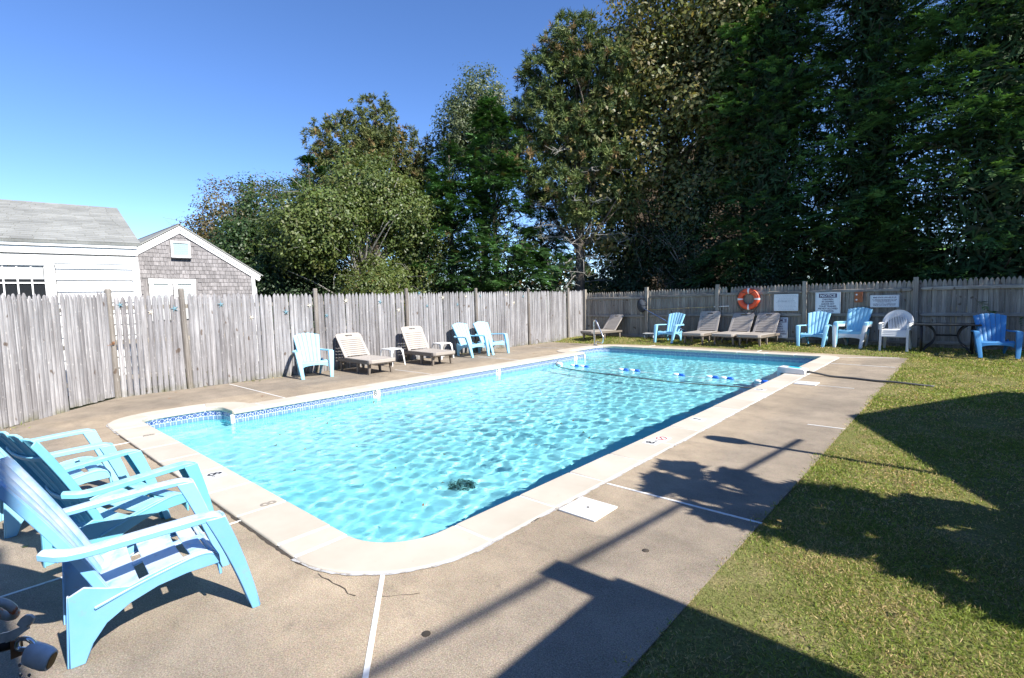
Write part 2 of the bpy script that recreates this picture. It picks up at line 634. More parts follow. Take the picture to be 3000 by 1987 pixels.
def bark(name, lo, hi):
    t = NT(name)
    v = t.world((9, 9, 2))
    n = t.noise(1.5, 6, 0.7, v, 1.0)
    t.P(Base_Color=t.ramp(n, [(0.3, lo), (0.7, hi)]), Roughness=0.95)
    t.b.inputs['Specular IOR Level'].default_value = 0.1
    t.bump(n, 0.7, 0.03)
    return t.m


MAT['bark'] = bark('dark_bark', (0.05, 0.04, 0.032), (0.15, 0.125, 0.10))
MAT['bark_grey'] = bark('grey_lichen_bark', (0.13, 0.12, 0.11), (0.34, 0.33, 0.30))

print('materials done')

# ================================================================== SETTING
rng = np.random.default_rng(7)
random.seed(7)


def smooth01(t):
    t = np.clip(t, 0, 1)
    return t * t * (3 - 2 * t)


def zground(x, y):
    return 0.08 * smooth01((np.asarray(y, float) - 15.0) / 0.6)


# ---- ground: one sheet to the horizon, with a hole for the yard and pool
a = Acc()
X0, X1, Y0, Y1 = -11.6, -1.0, -1.4, 14.9
HX0, HX1, HY0, HY1 = -9.3, -2.3, 1.45, 14.55
B = 900.0
def quad(ac, x0, x1, y0, y1, z):
    ac.add([(x0, y0, z), (x1, y0, z), (x1, y1, z), (x0, y1, z)], [(0, 1, 2, 3)])
for q in ((-B, HX0, -B, B), (HX1, B, -B, B), (HX0, HX1, -B, HY0), (HX0, HX1, HY1, B)):
    quad(a, *q, -0.035)
setprops(build('ground', a, MAT['soil'], fix=False), kind='structure')

# ---- lawn sheet: right of the deck and the strip beyond the pool
a = Acc()
def gridsheet(ac, xs, ys, zf):
    n, m = len(xs), len(ys)
    vs = [(x, y, float(zf(x, y))) for x in xs for y in ys]
    ac.add(vs, [(i * m + j, (i + 1) * m + j, (i + 1) * m + j + 1, i * m + j + 1) for i in range(n - 1) for j in range(m - 1)])
lz = lambda x, y: -0.012 + zground(x, y) + 0.012 * math.sin(x * 2.3 + 1.0) * math.sin(y * 1.7)
gridsheet(a, np.linspace(-1.08, 14, 60), np.linspace(-6, 20.5, 90), lz)
gridsheet(a, np.linspace(-12.2, -1.08, 50), np.linspace(14.5, 20.5, 40), lz)
setprops(build('lawn', a, MAT['lawn'], smooth=True, fix=False), kind='structure')

# ---- pool deck slabs
deck = empty('pool_deck', (0, 0, 0), kind='structure')
slabs = [
    [(-2.615, 1.69), (-1.04, .414), (-1.04, 3.68), (-2.48, 3.68), (-2.48, 1.85)],
    [(-2.48, 3.68), (-1.04, 3.68), (-1.04, 6.85), (-2.48, 6.85)],
    [(-2.48, 6.85), (-1.04, 6.85), (-1.04, 9.85), (-2.48, 9.85)],
    [(-2.48, 9.85), (-1.04, 9.85), (-1.04, 13.0), (-2.48, 13.0)],
    [(-2.48, 13.0), (-1.04, 13.0), (-1.04, 14.83), (-2.48, 14.26)],
    [(-2.48, 14.26), (-1.04, 14.83), (-2.5, 15.02), (-4.3, 15.14), (-4.3, 14.455), (-2.48, 14.455)],
    [(-4.3, 14.455), (-4.3, 15.14), (-6.1, 15.27), (-7.5, 15.18), (-7.5, 14.455)],
    [(-2.615, 1.69), (-2.75, 1.534), (-4.0, 1.534), (-4.0, -1.25), (-1.04, -1.25), (-1.04, .414)],
    [(-4.0, 1.534), (-7.45, 1.534), (-7.45, -1.25), (-4.0, -1.25)],
    [(-7.45, 1.534), (-9.03, 1.534), (-9.15, 1.65), (-9.15, 3.0), (-8.5, 3.0), (-8.5, 3.78), (-11.42, 3.78), (-11.42, 1.95), (-10.7, 1.22), (-9.75, .3), (-8.15, -1.25), (-7.45, -1.25)],
    [(-11.42, 3.78), (-8.5, 3.78), (-8.5, 7.0), (-11.42, 7.0)],
    [(-11.42, 7.0), (-8.5, 7.0), (-8.5, 9.93), (-11.42, 9.93)],
    [(-11.42, 9.93), (-8.5, 9.93), (-8.5, 12.08), (-9.15, 12.08), (-9.15, 12.9), (-11.42, 12.9)],
    [(-11.42, 12.9), (-9.15, 12.9), (-9.15, 14.2), (-8.9, 14.455), (-7.5, 14.455), (-7.5, 15.18), (-8.5, 15.06), (-9.3, 14.72), (-11.42, 14.62)],
]
for s in slabs:
    build('deck_slab', Acc().prism(s, -0.13, 0.0), MAT['deck'], deck)


def strip(p, q, w, z, name, mat, parent, h=0.006):
    p, q = Vector((*p, 0)), Vector((*q, 0))
    d = (q - p)
    L = d.length
    ac = Acc().box(((p.x + q.x) / 2, (p.y + q.y) / 2, z - h / 2), (L, w, h), math.atan2(d.y, d.x))
    return build(name, ac, mat, parent)


for p, q, w in [((-2.52, 1.6), (-1.06, .43), .026), ((-2.27, 3.68), (-1.03, 3.68), .022), ((-1.42, 6.85), (-1.03, 6.86), .02), ((-1.93, 9.85), (-1.38, 9.82), .018),
                ((-2.27, 13.02), (-1.12, 12.94), .028), ((-2.42, 14.285), (-1.2, 14.77), .03), ((-4.3, 14.62), (-4.3, 15.1), .03), ((-7.5, 14.62), (-7.5, 15.15), .03),
                ((-4.0, 1.36), (-4.0, -1.2), .018), ((-7.45, 1.36), (-7.45, -1.2), .022), ((-8.66, 3.78), (-11.3, 3.78), .02), ((-8.72, 7.0), (-10.1, 7.0), .018), ((-8.7, 9.93), (-10.3, 9.93), .02), ((-9.5, 12.9), (-10.7, 12.9), .012)]:
    strip(p, q, w, 0.004, 'joint_strip', MAT['joint'], deck)

# hairline cracks in the near corner slab
def ribbon(ac, pts, wfun, z):
    pts = [Vector((*q, 0)) for q in pts]
    L, R = [], []
    for i, q in enumerate(pts):
        t = (pts[min(i + 1, len(pts) - 1)] - pts[max(i - 1, 0)]).normalized()
        n = Vector((-t.y, t.x, 0))
        w = wfun(i)
        L.append((q.x + n.x * w / 2, q.y + n.y * w / 2, z)); R.append((q.x - n.x * w / 2, q.y - n.y * w / 2, z))
    m = len(pts)
    ac.add(L + R, [(i, m + i, m + i + 1, i + 1) for i in range(m - 1)])


def jag(p, q, n, amp, seed):
    r = random.Random(seed)
    p, q = Vector((*p, 0)), Vector((*q, 0))
    d = (q - p).normalized(); nn = Vector((-d.y, d.x, 0))
    return [tuple((p.lerp(q, i / n) + nn * (r.uniform(-amp, amp) if 0 < i < n else 0))[:2]) for i in range(n + 1)]


for pts, w in [(jag((-2.83, 1.36), (-2.45, 1.38), 7, .016, 3), .009), (jag((-2.37, 1.44), (-2.2, 1.62), 5, .012, 4), .004)]:
    a = Acc(); ribbon(a, pts, lambda i: w * random.uniform(.4, 1.3), 0.0025)
    build('crack', a, MAT['gap'], deck, fix=False)

# ---- pool outline (inner edge of the coping), counter-clockwise
def arc(cx, cy, r, a0, a1, n=9):
    return [(cx + r * math.cos(RAD(a0 + (a1 - a0) * i / n)), cy + r * math.sin(RAD(a0 + (a1 - a0) * i / n))) for i in range(n + 1)]


NEAR, RIGHT, FAR, LEFT, ALC = 1.734, -2.68, 14.255, -8.30, -8.95
outline = []
outline += arc(-3.13, 2.184, .45, 270, 360, 14)
outline += arc(-2.83, 14.105, .15, 0, 90, 6)
outline += arc(-8.5, 13.805, .45, 90, 180, 10)
outline += arc(-8.7, 12.55, .25, 180, 270, 6)
outline += [(-8.30, 12.30), (-8.30, 2.80)]
outline += arc(-8.7, 2.55, .25, 90, 180, 6)
outline += arc(-8.65, 2.034, .30, 180, 270, 8)
# densify straight runs
dense = []
for i in range(len(outline)):
    p, q = Vector(outline[i]), Vector(outline[(i + 1) % len(outline)])
    n = max(1, int((q - p).length / 0.115))
    for k in range(n):
        dense.append(tuple(p.lerp(q, k / n)))
OUT = [Vector(q) for q in dense]
NP = len(OUT)


def onormal(i):
    a_, b_, c_ = OUT[i - 1], OUT[i], OUT[(i + 1) % NP]
    d1, d2 = (b_ - a_).normalized(), (c_ - b_).normalized()
    n1, n2 = Vector((d1.y, -d1.x)), Vector((d2.y, -d2.x))
    n = (n1 + n2)
    n.normalize()
    k = max(0.5, n.dot(n1))
    return n / k


NRM = [onormal(i) for i in range(NP)]
def offs(i, d):
    o_, q = OUT[i % NP], OUT[i % NP] + NRM[i % NP] * d
    if d > 0.05:      # keep the offset from folding over at the two notch corners
        if abs(o_.x + 8.30) < 1e-4 and 2.79 < o_.y < 12.31:
            q = Vector((-8.30 - d, min(max(q.y, 2.80 + d), 12.30 - d)))
        elif -8.701 < o_.x < -8.299 and (abs(o_.y - 2.80) < 1e-4 or abs(o_.y - 12.30) < 1e-4):
            q = Vector((min(q.x, -8.30 - d), q.y))
    return q



pool = empty('swimming_pool', (0, 0, 0), kind='structure')
cum = [0.0]
for i in range(NP):
    cum.append(cum[-1] + (OUT[(i + 1) % NP] - OUT[i]).length)
# stones: walk the outline, break at about 0.69 m and at sharp corners
WID = 0.385
breaks = [0]
last = 0.0
corner = [i for i in range(NP) if (OUT[i] - OUT[i - 1]).normalized().dot((OUT[(i + 1) % NP] - OUT[i]).normalized()) < 0.3]
target = 0.69
for i in range(1, NP):
    inarc = i < 15
    if i in corner or (cum[i] - last >= target and not inarc and all(abs(cum[i] - cum[c]) > 0.22 for c in corner)):
        breaks.append(i); last = cum[i]
breaks.append(NP)
for b0, b1 in zip(breaks[:-1], breaks[1:]):
    inner = [offs(k, 0.0) for k in range(b0, b1 + 1)]
    outer = [offs(k, WID) for k in range(b0, b1 + 1)]
    g = 0.006
    def trim(pl):
        pl = [q.copy() for q in pl]
        for s_, e_ in ((0, 1), (-1, -2)):
            d = pl[e_] - pl[s_]
            if d.length > 2 * g: pl[s_] = pl[s_] + d.normalized() * g
        return pl
    inner, outer = trim(inner), trim(outer)
    poly = [tuple(q) for q in inner] + [tuple(q) for q in reversed(outer)]
    dz = random.uniform(-0.002, 0.003)
    build('coping_stone', Acc().prism(poly[::-1], -0.052, 0.014 + dz), MAT['coping'], pool, bevel=0.014, seg=3)
# grout bed under the stones
a = Acc()
vin = [offs(k, 0.012) for k in range(NP)]
vout = [offs(k, WID - 0.004) for k in range(NP)]
a.add([(q.x, q.y, .0085) for q in vin] + [(q.x, q.y, .0085) for q in vout] + [(q.x, q.y, -.05) for q in vin],
      [(k, NP + k, NP + (k + 1) % NP, (k + 1) % NP) for k in range(NP)] + [(2 * NP + k, k, (k + 1) % NP, 2 * NP + (k + 1) % NP) for k in range(NP)])
build('grout_bed', a, MAT['joint'], pool, fix=False)
# caulk lines along the outside of the coping
def edge_ribbon(i0, i1, wlo, whi, z, name, mat, out=0.0):
    pts = [tuple(offs(k, WID + out + random.uniform(-.004, .006))) for k in range(i0, i1)]
    fine = []
    for p, q in zip(pts[:-1], pts[1:]):
        for k in range(3):
            fine.append((p[0] + (q[0] - p[0]) * k / 3, p[1] + (q[1] - p[1]) * k / 3))
    a_ = Acc()
    ribbon(a_, fine, lambda i: random.uniform(wlo, whi), z)
    build(name, a_, mat, pool, fix=False)


i_right_end = max(i for i in range(NP) if abs(OUT[i].x - RIGHT) < 0.01)
edge_ribbon(0, i_right_end, .008, .028, 0.005, 'caulk_line', MAT['caulk'], .008)
i_near0 = max(i for i in range(NP) if OUT[i].y < NEAR + .01 and OUT[i].x < -8.3)
edge_ribbon(NP - int(5.0 / .115), NP + 3, .014, .034, 0.0035, 'open_gap', MAT['gap'], .006)
edge_ribbon(NP - int(6.3 / .115), NP - int(4.7 / .115), .006, .02, 0.005, 'caulk_line', MAT['caulk'], .006)

# ---- basin walls and floor
def zfloor(y):
    return -1.12 + 0.26 * smooth01((np.asarray(y, float) - 5.0) / 6.0)


a = Acc()
wl = [offs(k, 0.03) for k in range(NP)]
ring = []
for z in (-0.05, -0.3, None):
    ring.append([(q.x, q.y, z if z is not None else float(zfloor(q.y)) - .1) for q in wl])
vs = [v for r_ in ring for v in r_]
a.add(vs, [(r_ * NP + k, r_ * NP + (k + 1) % NP, (r_ + 1) * NP + (k + 1) % NP, (r_ + 1) * NP + k) for r_ in range(2) for k in range(NP)])
gridsheet(a, np.linspace(-9.2, -2.5, 30), np.linspace(1.5, 14.5, 60), lambda x, y: float(zfloor(y)))
basin = build('basin', a, MAT['plaster'], pool, fix=False)
basin.cycles.is_caustics_receiver = True
# bench in the near alcove, quarter-round steps in the far alcove
st = build('bench', Acc().prism([(-9.1, 1.70), (-8.32, 1.70), (-8.32, 2.83), (-9.1, 2.83)], -1.6, -0.47), MAT['plaster'], pool, bevel=.02)
st.cycles.is_caustics_receiver = True
for k, (r_, z) in enumerate([(1.1, -.36), (1.55, -.54), (2.0, -.70)]):
    poly = [(-9.1, 14.35)] + [(-9.0 + r_ * math.cos(RAD(t)), 14.35 - (r_ + .75 - .12 * k) * math.sin(RAD(t))) for t in np.linspace(0, 90, 14)]
    st = build('step', Acc().prism(poly[::-1], -1.4, z), MAT['plaster'], pool, bevel=.015)
    st.cycles.is_caustics_receiver = True
    edge = [(-9.0 + (r_ - .01) * math.cos(RAD(t)), 14.35 - (r_ + .74 - .12 * k) * math.sin(RAD(t)), z + .004) for t in np.linspace(4, 90, 20)]
    build('step_edge_line', Acc().tube(edge, .012, 5), MAT['grey_print'], pool)

# ---- waterline tiles: a 15 cm band; each tile on the visible walls is a part
TW, TH, TT = 0.1524, 0.1524, 0.007
def tile_mesh(name, mat):
    me = bpy.data.meshes.new(name)
    w, h = TW / 2 - .0012, TH / 2 - .001
    vs = [(-w, 0, -h), (w, 0, -h), (w, 0, h), (-w, 0, h), (-w, -TT, -h), (w, -TT, -h), (w, -TT, h), (-w, -TT, h)]
    fs = [(4, 5, 6, 7), (0, 4, 7, 3), (5, 1, 2, 6), (7, 6, 2, 3), (0, 1, 5, 4)]
    me.from_pydata(vs, [], fs)
    me.materials.append(mat)
    uvl = me.uv_layers.new(name='UVMap')
    for lp in me.loops:
        v = vs[lp.vertex_index]
        uvl.data[lp.index].uv = ((v[0] + w) / (2 * w), (v[2] + h) / (2 * h))
    return me


tile_me = tile_mesh('tile', MAT['tile'])
tilew_me = tile_mesh('tile_white', MAT['tile_white'])
ZT = -0.053 - TH / 2
WALL = [offs(k, 0.03) for k in range(NP)]
wcum = [0.0]
for i in range(NP): wcum.append(wcum[-1] + (WALL[(i + 1) % NP] - WALL[i]).length)
def wall_at(s_):
    s_ = s_ % wcum[-1]
    i = int(np.searchsorted(wcum, s_, side='right')) - 1
    i = min(i, NP - 1)
    p, q = WALL[i], WALL[(i + 1) % NP]
    t = (s_ - wcum[i]) / max(1e-9, wcum[i + 1] - wcum[i])
    return p.lerp(q, t), (q - p).normalized()


# distinct runs along the wall between sharp corners
cor = sorted(corner)
runs = [(wcum[i_right_end] + .02, wcum[cor[0]]), (wcum[cor[0]], wcum[cor[1]]), (wcum[cor[1]], wcum[-1] - 5.6)]
marks = {}
for y_, txt in ((5.33, '8'), (8.66, '5'), (11.87, '3')):
    marks[y_] = txt
for s0, s1 in runs:
    n = max(1, round((s1 - s0) / TW))
    for k in range(n):
        sA, sB = s0 + (s1 - s0) * k / n, s0 + (s1 - s0) * (k + 1) / n
        p, _t = wall_at(sA); q, _t = wall_at(sB - 1e-6)
        c = (p + q) / 2
        ang = math.atan2((q - p).y, (q - p).x)
        white = abs(c.x - (LEFT - .03)) < .05 and any(abs(c.y - m_) < .09 for m_ in marks)
        o = link('marker_tile' if white else 'tile', tilew_me if white else tile_me, pool, (c.x, c.y, ZT), (0, 0, ang + math.pi))
# plain tiles along the two walls the view never faces: joined
a = Acc()
for s0, s1 in ((0.0, wcum[i_right_end]), (wcum[-1] - 5.6, wcum[-1])):
    n = round((s1 - s0) / TW)
    for k in range(n):
        p, d = wall_at(s0 + (s1 - s0) * (k + .5) / n)
        a.box((p.x - d.y * TT / 2 * -1 - 0, p.y, ZT), (TW * .97, TT, TH * .97), math.atan2(d.y, d.x))
o = build('far_side_tiles', a, MAT['tile_white'], pool); o['kind'] = 'stuff'
# white trim on the notch corners
for (x_, y_) in ((-8.315, 2.787), (-8.315, 12.313)):
    build('corner_trim', Acc().box((x_, y_, -.12), (.05, .05, .14)), MAT['tile_edge'], pool, bevel=.012)

# ---- text helper (built-in font, turned into a mesh)
def text_mesh(s_, size, mat, width=None, bold=0.0, ext=0.0008, sx=1.0):
    cu = bpy.data.curves.new('print', 'FONT')
    cu.body = s_
    cu.size = size
    cu.align_x = 'CENTER'; cu.align_y = 'CENTER'
    cu.extrude = ext
    cu.offset = bold
    cu.resolution_u = 3
    to = bpy.data.objects.new('print', cu)
    COL.objects.link(to)
    dg = bpy.context.evaluated_depsgraph_get()
    me = bpy.data.meshes.new_from_object(to.evaluated_get(dg))
    bpy.data.objects.remove(to); bpy.data.curves.remove(cu)
    if width:
        xs = [v.co.x for v in me.vertices]
        k = width / max(1e-6, max(xs) - min(xs))
        for v in me.vertices: v.co.x *= k
    elif sx != 1.0:
        for v in me.vertices: v.co.x *= sx
    me.materials.clear(); me.materials.append(mat)
    return me


for y_, txt in marks.items():
    R = Matrix(((0, 0, 1), (1, 0, 0), (0, 1, 0))).to_euler()
    o = link('depth_number', text_mesh(txt, .135, MAT['black_paint'], bold=.003), pool, (LEFT - .03 + TT + .002, y_ - (.0 if txt != '8' else .02), ZT + .012), R)
    if txt == '8':
        link('depth_number', text_mesh('FT', .05, MAT['black_paint'], bold=.001), pool, (LEFT - .03 + TT + .002, y_ + .05, ZT + .03), R)


def deck_mark(x, y, rz, txt, ft, mat, tile=(.15, .15), size=.13):
    if tile:
        ac = Acc().box((x, y, .0155), (*tile, .006), rz)
        build('depth_tile', ac, MAT['tile_white'], pool, bevel=.002)
    z = .0200 if tile else .0172
    link('depth_number', text_mesh(txt, size, mat, bold=.003), pool, (x - (.025 * math.cos(rz) if ft else 0), y - (.025 * math.sin(rz) if ft else 0), z), (0, 0, rz))
    if ft:
        c, s_ = math.cos(rz), math.sin(rz)
        dx, dy = .05, -.03
        link('depth_number', text_mesh('FT', .045, mat), pool, (x + dx * c - dy * s_, y + dx * s_ + dy * c, z), (0, 0, rz))


deck_mark(-5.25, 1.575, 0, '8', True, MAT['black_paint'], (.17, .16), .17)
deck_mark(-7.60, 1.57, 0, '8', False, MAT['faint_paint'], None, .17)
deck_mark(-4.13, 1.60, 0, '8', False, MAT['faint_paint'], None, .17)
deck_mark(-2.52, 5.0, math.pi / 2, '8', True, MAT['black_paint'], (.16, .16), .14)
deck_mark(-2.53, 6.28, math.pi / 2, '7', False, MAT['black_paint'], (.15, .16), .14)
deck_mark(-2.53, 8.83, math.pi / 2, '5', False, MAT['black_paint'], (.15, .16), .14)
# no-diving plate beside the near 8
build('depth_tile', Acc().box((-2.5, 5.19, .0155), (.16, .17, .006)), MAT['tile_white'], pool, bevel=.002)
a = Acc(); a.tube([(-2.5 + .055 * math.cos(t), 5.19 + .055 * math.sin(t), .0195) for t in np.linspace(0, 2 * math.pi, 25)], .005, 5)
a.tube([(-2.54, 5.23, .0195), (-2.46, 5.15, .0195)], .005, 5)
build('no_diving_mark', a, MAT['red_print'], pool)

# ---- water surface
nx, ny = 230, 440
xs = np.linspace(-9.05, -2.6, nx); ys = np.linspace(1.65, 14.33, ny)
X, Y = np.meshgrid(xs, ys, indexing='ij')
Z = np.zeros_like(X)
wr = np.random.default_rng(11)
for i in range(30):
    lam = math.exp(wr.uniform(math.log(.10), math.log(.33)))
    an = wr.uniform(0, 2 * math.pi); k = 2 * math.pi / lam
    Z += lam * lam * .0076 * np.sin(k * (X * math.cos(an) + Y * math.sin(an)) + wr.uniform(0, 6.28))
# livelier in the middle of the pool, calmer at the near end
Z *= 0.7 + 0.45 * smooth01((Y - 2.5) / 2.5)
V = np.stack([X, Y, Z - 0.185], -1).reshape(-1, 3)
idx = np.arange(nx * ny).reshape(nx, ny)
F = np.stack([idx[:-1, :-1], idx[1:, :-1], idx[1:, 1:], idx[:-1, 1:]], -1).reshape(-1, 4)


def fast_mesh(name, V, F, mat, col=None, smooth=False):
    me = bpy.data.meshes.new(name)
    V = np.ascontiguousarray(V, np.float32); F = np.ascontiguousarray(F, np.int32)
    k = F.shape[1]
    me.vertices.add(len(V)); me.vertices.foreach_set('co', V.ravel())
    me.loops.add(F.size); me.loops.foreach_set('vertex_index', F.ravel())
    me.polygons.add(len(F))
    me.polygons.foreach_set('loop_start', np.arange(0, F.size, k, dtype=np.int32))
    me.polygons.foreach_set('loop_total', np.full(len(F), k, np.int32))
    if smooth: me.polygons.foreach_set('use_smooth', np.ones(len(F), bool))
    me.update(calc_edges=True)
    if col is not None:
        at = me.color_attributes.new('Col', 'FLOAT_COLOR', 'POINT')
        c4 = np.ones((len(V), 4), np.float32); c4[:, :3] = col
        at.data.foreach_set('color', c4.ravel())
    me.materials.append(mat)
    return me


water = link('water', fast_mesh('water', V, F, MAT['water'], smooth=True))
setprops(water, kind='structure')
water.cycles.is_caustics_caster = True

# ================================================================== FENCES
def picket_mesh(name, w, h, th, mat, point=.13):
    me = bpy.data.meshes.new(name)
    rings = [(0, 1), (h - point, 1), (h - point * .5, .88), (h - point * .16, .5), (h, .12)]
    sec = [(-1, 0), (-.62, .72), (0, 1), (.62, .72), (1, 0)]
    vs, fs = [], []
    for z, k in rings:
        for u, d in sec: vs.append((u * w / 2 * k, -d * th * (0.35 + .65 * k), z))
        vs.append((w / 2 * k, .006, z)); vs.append((-w / 2 * k, .006, z))
    n = 7
    for i in range(len(rings) - 1):
        for k in range(n):
            k2 = (k + 1) % n
            fs.append((i * n + k, i * n + k2, (i + 1) * n + k2, (i + 1) * n + k))
    fs.append(tuple(range(n))[::-1]); fs.append(tuple((len(rings) - 1) * n + k for k in range(n)))
    me.from_pydata(vs, [], fs); me.materials.append(mat)
    fix_normals(me)
    return me


def post_mesh(name, r, h, mat, n=10, square=False):
    ac = Acc()
    if square:
        ac.box((0, 0, h / 2), (r * 2, r * 2, h))
    else:
        ac.tube([(0, 0, 0), (0, 0, h - .02), (0, 0, h)], [r, r, r * .86], n)
    me = ac.mesh(name, mat)
    fix_normals(me)
    return me


PK = [picket_mesh('picket', .086, h, .020, MAT['picket']) for h in (1.835, 1.85, 1.865)]
PKN = [picket_mesh('picket', .070, h, .018, MAT['picket']) for h in (1.81, 1.825)]
PKR = [picket_mesh('picket', .0985, h, .014, MAT['picket_shade'], .15) for h in (1.745, 1.755)]
POST = post_mesh('post', .050, 1.98, MAT['post'])


def fence_run(fence, p, q, meshes, pitch, z0=0.0, jit=.012, skip=(), zf=None, gap=(), facing=1, ztop=0.0):
    """pickets from p to q; they face to the right of p->q when facing=1"""
    p, q = Vector((*p, 0)), Vector((*q, 0))
    d = (q - p); L = d.length; d.normalize()
    n = int(round(L / pitch))
    ang = math.atan2(d.y, d.x) + (0 if facing > 0 else math.pi)
    r = random.Random(int(L * 1000) + int(p.y * 77))
    for k in range(n):
        c = p + d * (k + .5) * L / n
        z = (zf(c) if zf else z0)
        o = link('picket', r.choice(meshes), fence, (c.x - fence.location.x, c.y - fence.location.y, z + r.uniform(-.012, .01)),
                 (r.uniform(-.006, .006), r.uniform(-1, 1) * jit * .7, ang + r.uniform(-.05, .05)))
        o.scale = (L / n / pitch * (1.0 if k not in gap else .95) * r.uniform(.95, 1.0), 1, .885 if k in skip else 1)


# -- left stockade fence (faces the pool)
FX = -11.40
lf = empty('stockade_fence', (FX, 8.0, 0), label='sunlit grey stockade picket fence behind the left loungers, hung with starfish', cat='fence')
posts_y = [1.95, 3.10, 5.76, 8.34, 10.96, 13.48, 15.80]
posts_y = [1.95, 3.10, 5.76, 8.34, 10.96, 13.48, 15.78]
lean = [.012, .02, .0, -.004, .004, .0, .0]
for y_, ln in zip(posts_y, lean):
    link('post', POST, lf, (0.035 - 0, y_ - 8.0, -.02), (ln, .01, random.random() * 6))
for y0_, y1_ in zip(posts_y[:-1], posts_y[1:]):
    wide = y0_ < 3.0
    fence_run(lf, (FX, y0_ + .055), (FX, y1_ - .055), PK, .0905, z0=.0 if not wide else -.01, gap=range(0, 8) if wide else (), jit=.008)
    for zr in (.35, 1.0, 1.62):
        o = build('rail', Acc().box((-.035, (y0_ + y1_) / 2 - 8.0, zr), (.04, y1_ - y0_ - .06, .08)), MAT['rail'], lf)

# -- short run and gate at the near left (slanting towards the camera)
gd = Vector((-9.75 + 11.40, .33 - 1.95, 0)).normalized()
gp = lambda s: (-11.40 + gd.x * s, 1.95 + gd.y * s)
gate = empty('picket_gate', (*gp(.55), 0), label='grey picket gate with rusty latch chain, hung just off the ground', cat='gate')
fence_run(gate, gp(1.06), gp(.07), PK, .082, z0=.035, facing=1, jit=.006)
for zr in (.4, 1.0, 1.6):
    c = gp(.56)
    build('rail', Acc().box((-.03, -.03, zr), (.98, .035, .07), math.atan2(gd.y, gd.x)), MAT['rail'], gate)
# rusty latch: staple plates and chain
lp = Vector((-11.31 - gate.location.x, 1.70 - gate.location.y, .97))
le = Vector((-11.31 - gate.location.x, 1.94 - gate.location.y, 1.0))
a = Acc()
a.box(lp, (.02, .06, .045)); a.box(lp + Vector((.008, .055, 0)), (.015, .03, .03))
build('latch_plate', a, MAT['rust'], gate)
for k in range(7):
    t = k / 6
    c = lp.lerp(le, t) - Vector((-.015, 0, .035 * math.sin(math.pi * t)))
    ring_ = [(c.x + (.0 if k % 2 else .009 * math.cos(u)), c.y + .017 * math.sin(u) , c.z + (.010 * math.cos(u) if k % 2 else 0)) for u in np.linspace(0, 2 * math.pi, 11)]
    build('chain_link', Acc().tube(ring_, .0035, 5, False), MAT['rust'], gate)
build('latch_hook', Acc().box(le + Vector((.0, 0, 0)), (.03, .03, .05)), MAT['rust'], gate)

nf = empty('stockade_fence', (*gp(2.2), 0), label='grey picket fence running out of the picture at the left edge', cat='fence')
fence_run(nf, gp(4.6), gp(1.09), PK, .079, z0=.0, facing=1, jit=.01)
for s_ in (1.12, 3.5):
    c = gp(s_)
    link('post', POST, nf, (c[0] - nf.location.x - .09, c[1] - nf.location.y - .09, 0), (0, 0, 0), (1, 1, .87))

# -- narrow gate in the far corner
cg = empty('picket_gate', (FX, 16.3, 0), label='narrow shaded grey picket gate in the far corner of the yard', cat='gate')
fence_run(cg, (FX, 15.86), (FX, 16.82), PK, .088, z0=.02, jit=.005)
build('rail', Acc().box((-.035, 0.03, .4), (.04, .92, .08)), MAT['rail'], cg)
build('rail', Acc().box((-.035, 0.03, 1.4), (.04, .92, .08)), MAT['rail'], cg)
build('latch_plate', Acc().box((.03, -.50, .98), (.03, .07, .05)), MAT['rust'], cg)

# -- right fence: seen from its rail side
FY = 16.9
rf = empty('stockade_fence', (-4.0, FY, 0.06), label='shaded grey picket fence with three rails along the far side behind the signs', cat='fence')
px_ = [-11.33, -8.68, -6.18, -3.62, -1.07, 1.48, 4.0]
POSTS = post_mesh('post', .052, 1.90, MAT['picket_shade'], square=True)
for i, x_ in enumerate(px_):
    link('post', POSTS, rf, (x_ + 4.0, -.03, -.06), (0, (.0, .0, .01, -.012, -.008, 0, 0)[i], 0))
drop = [-.06, -.03, -.005, .0, .01, .02]
for i, (xa, xb) in enumerate(zip(px_[:-1], px_[1:])):
    sk = {1: (26,), 2: (3,)}.get(i, ())
    fence_run(rf, (xa + .02, FY + .035), (xb - .02, FY + .035), PKR, .0965, z0=.02 + drop[i], jit=.004, skip=sk)
    for zr, hh in ((.14, .085), (.86, .09), (1.53, .09)):
        L_ = xb - xa - .14
        xc = (xa + xb) / 2 + 4.0
        sec = [(-L_ / 2, 0), (-L_ / 2 + .07, -hh / 2), (L_ / 2 - .07, -hh / 2), (L_ / 2, 0), (L_ / 2 - .07, hh / 2), (-L_ / 2 + .07, hh / 2)]
        M4 = Matrix.Translation((xc, -.005, zr + drop[i])) @ Matrix.Rotation(RAD({1: -1.0, 2: -.3, 0: .3}.get(i, 0.2)), 4, 'Y') @ Matrix.Rotation(RAD(90), 4, 'X')
        build('rail', Acc().prism(sec, -.016, .026, M4), MAT['rail'], rf, bevel=.012)

# -- starfish hung on the left fence
def star_mesh(name, mat):
    ac = Acc()
    R, r_ = .068, .017
    top = [(0, 0, .018)]
    rim = []
    for k in range(10):
        t = k * math.pi / 5
        q = R if k % 2 == 0 else r_
        rim.append((q * math.sin(t), q * math.cos(t), .004 if k % 2 == 0 else .006))
    back = [(x, y, 0) for x, y, z in rim]
    vs = top + rim + back
    fs = [(0, 1 + k, 1 + (k + 1) % 10) for k in range(10)] + [(1 + k, 11 + k, 11 + (k + 1) % 10, 1 + (k + 1) % 10) for k in range(10)] + [tuple(range(11, 21))]
    ac.add(vs, fs)
    me = ac.mesh(name, mat); fix_normals(me)
    return me


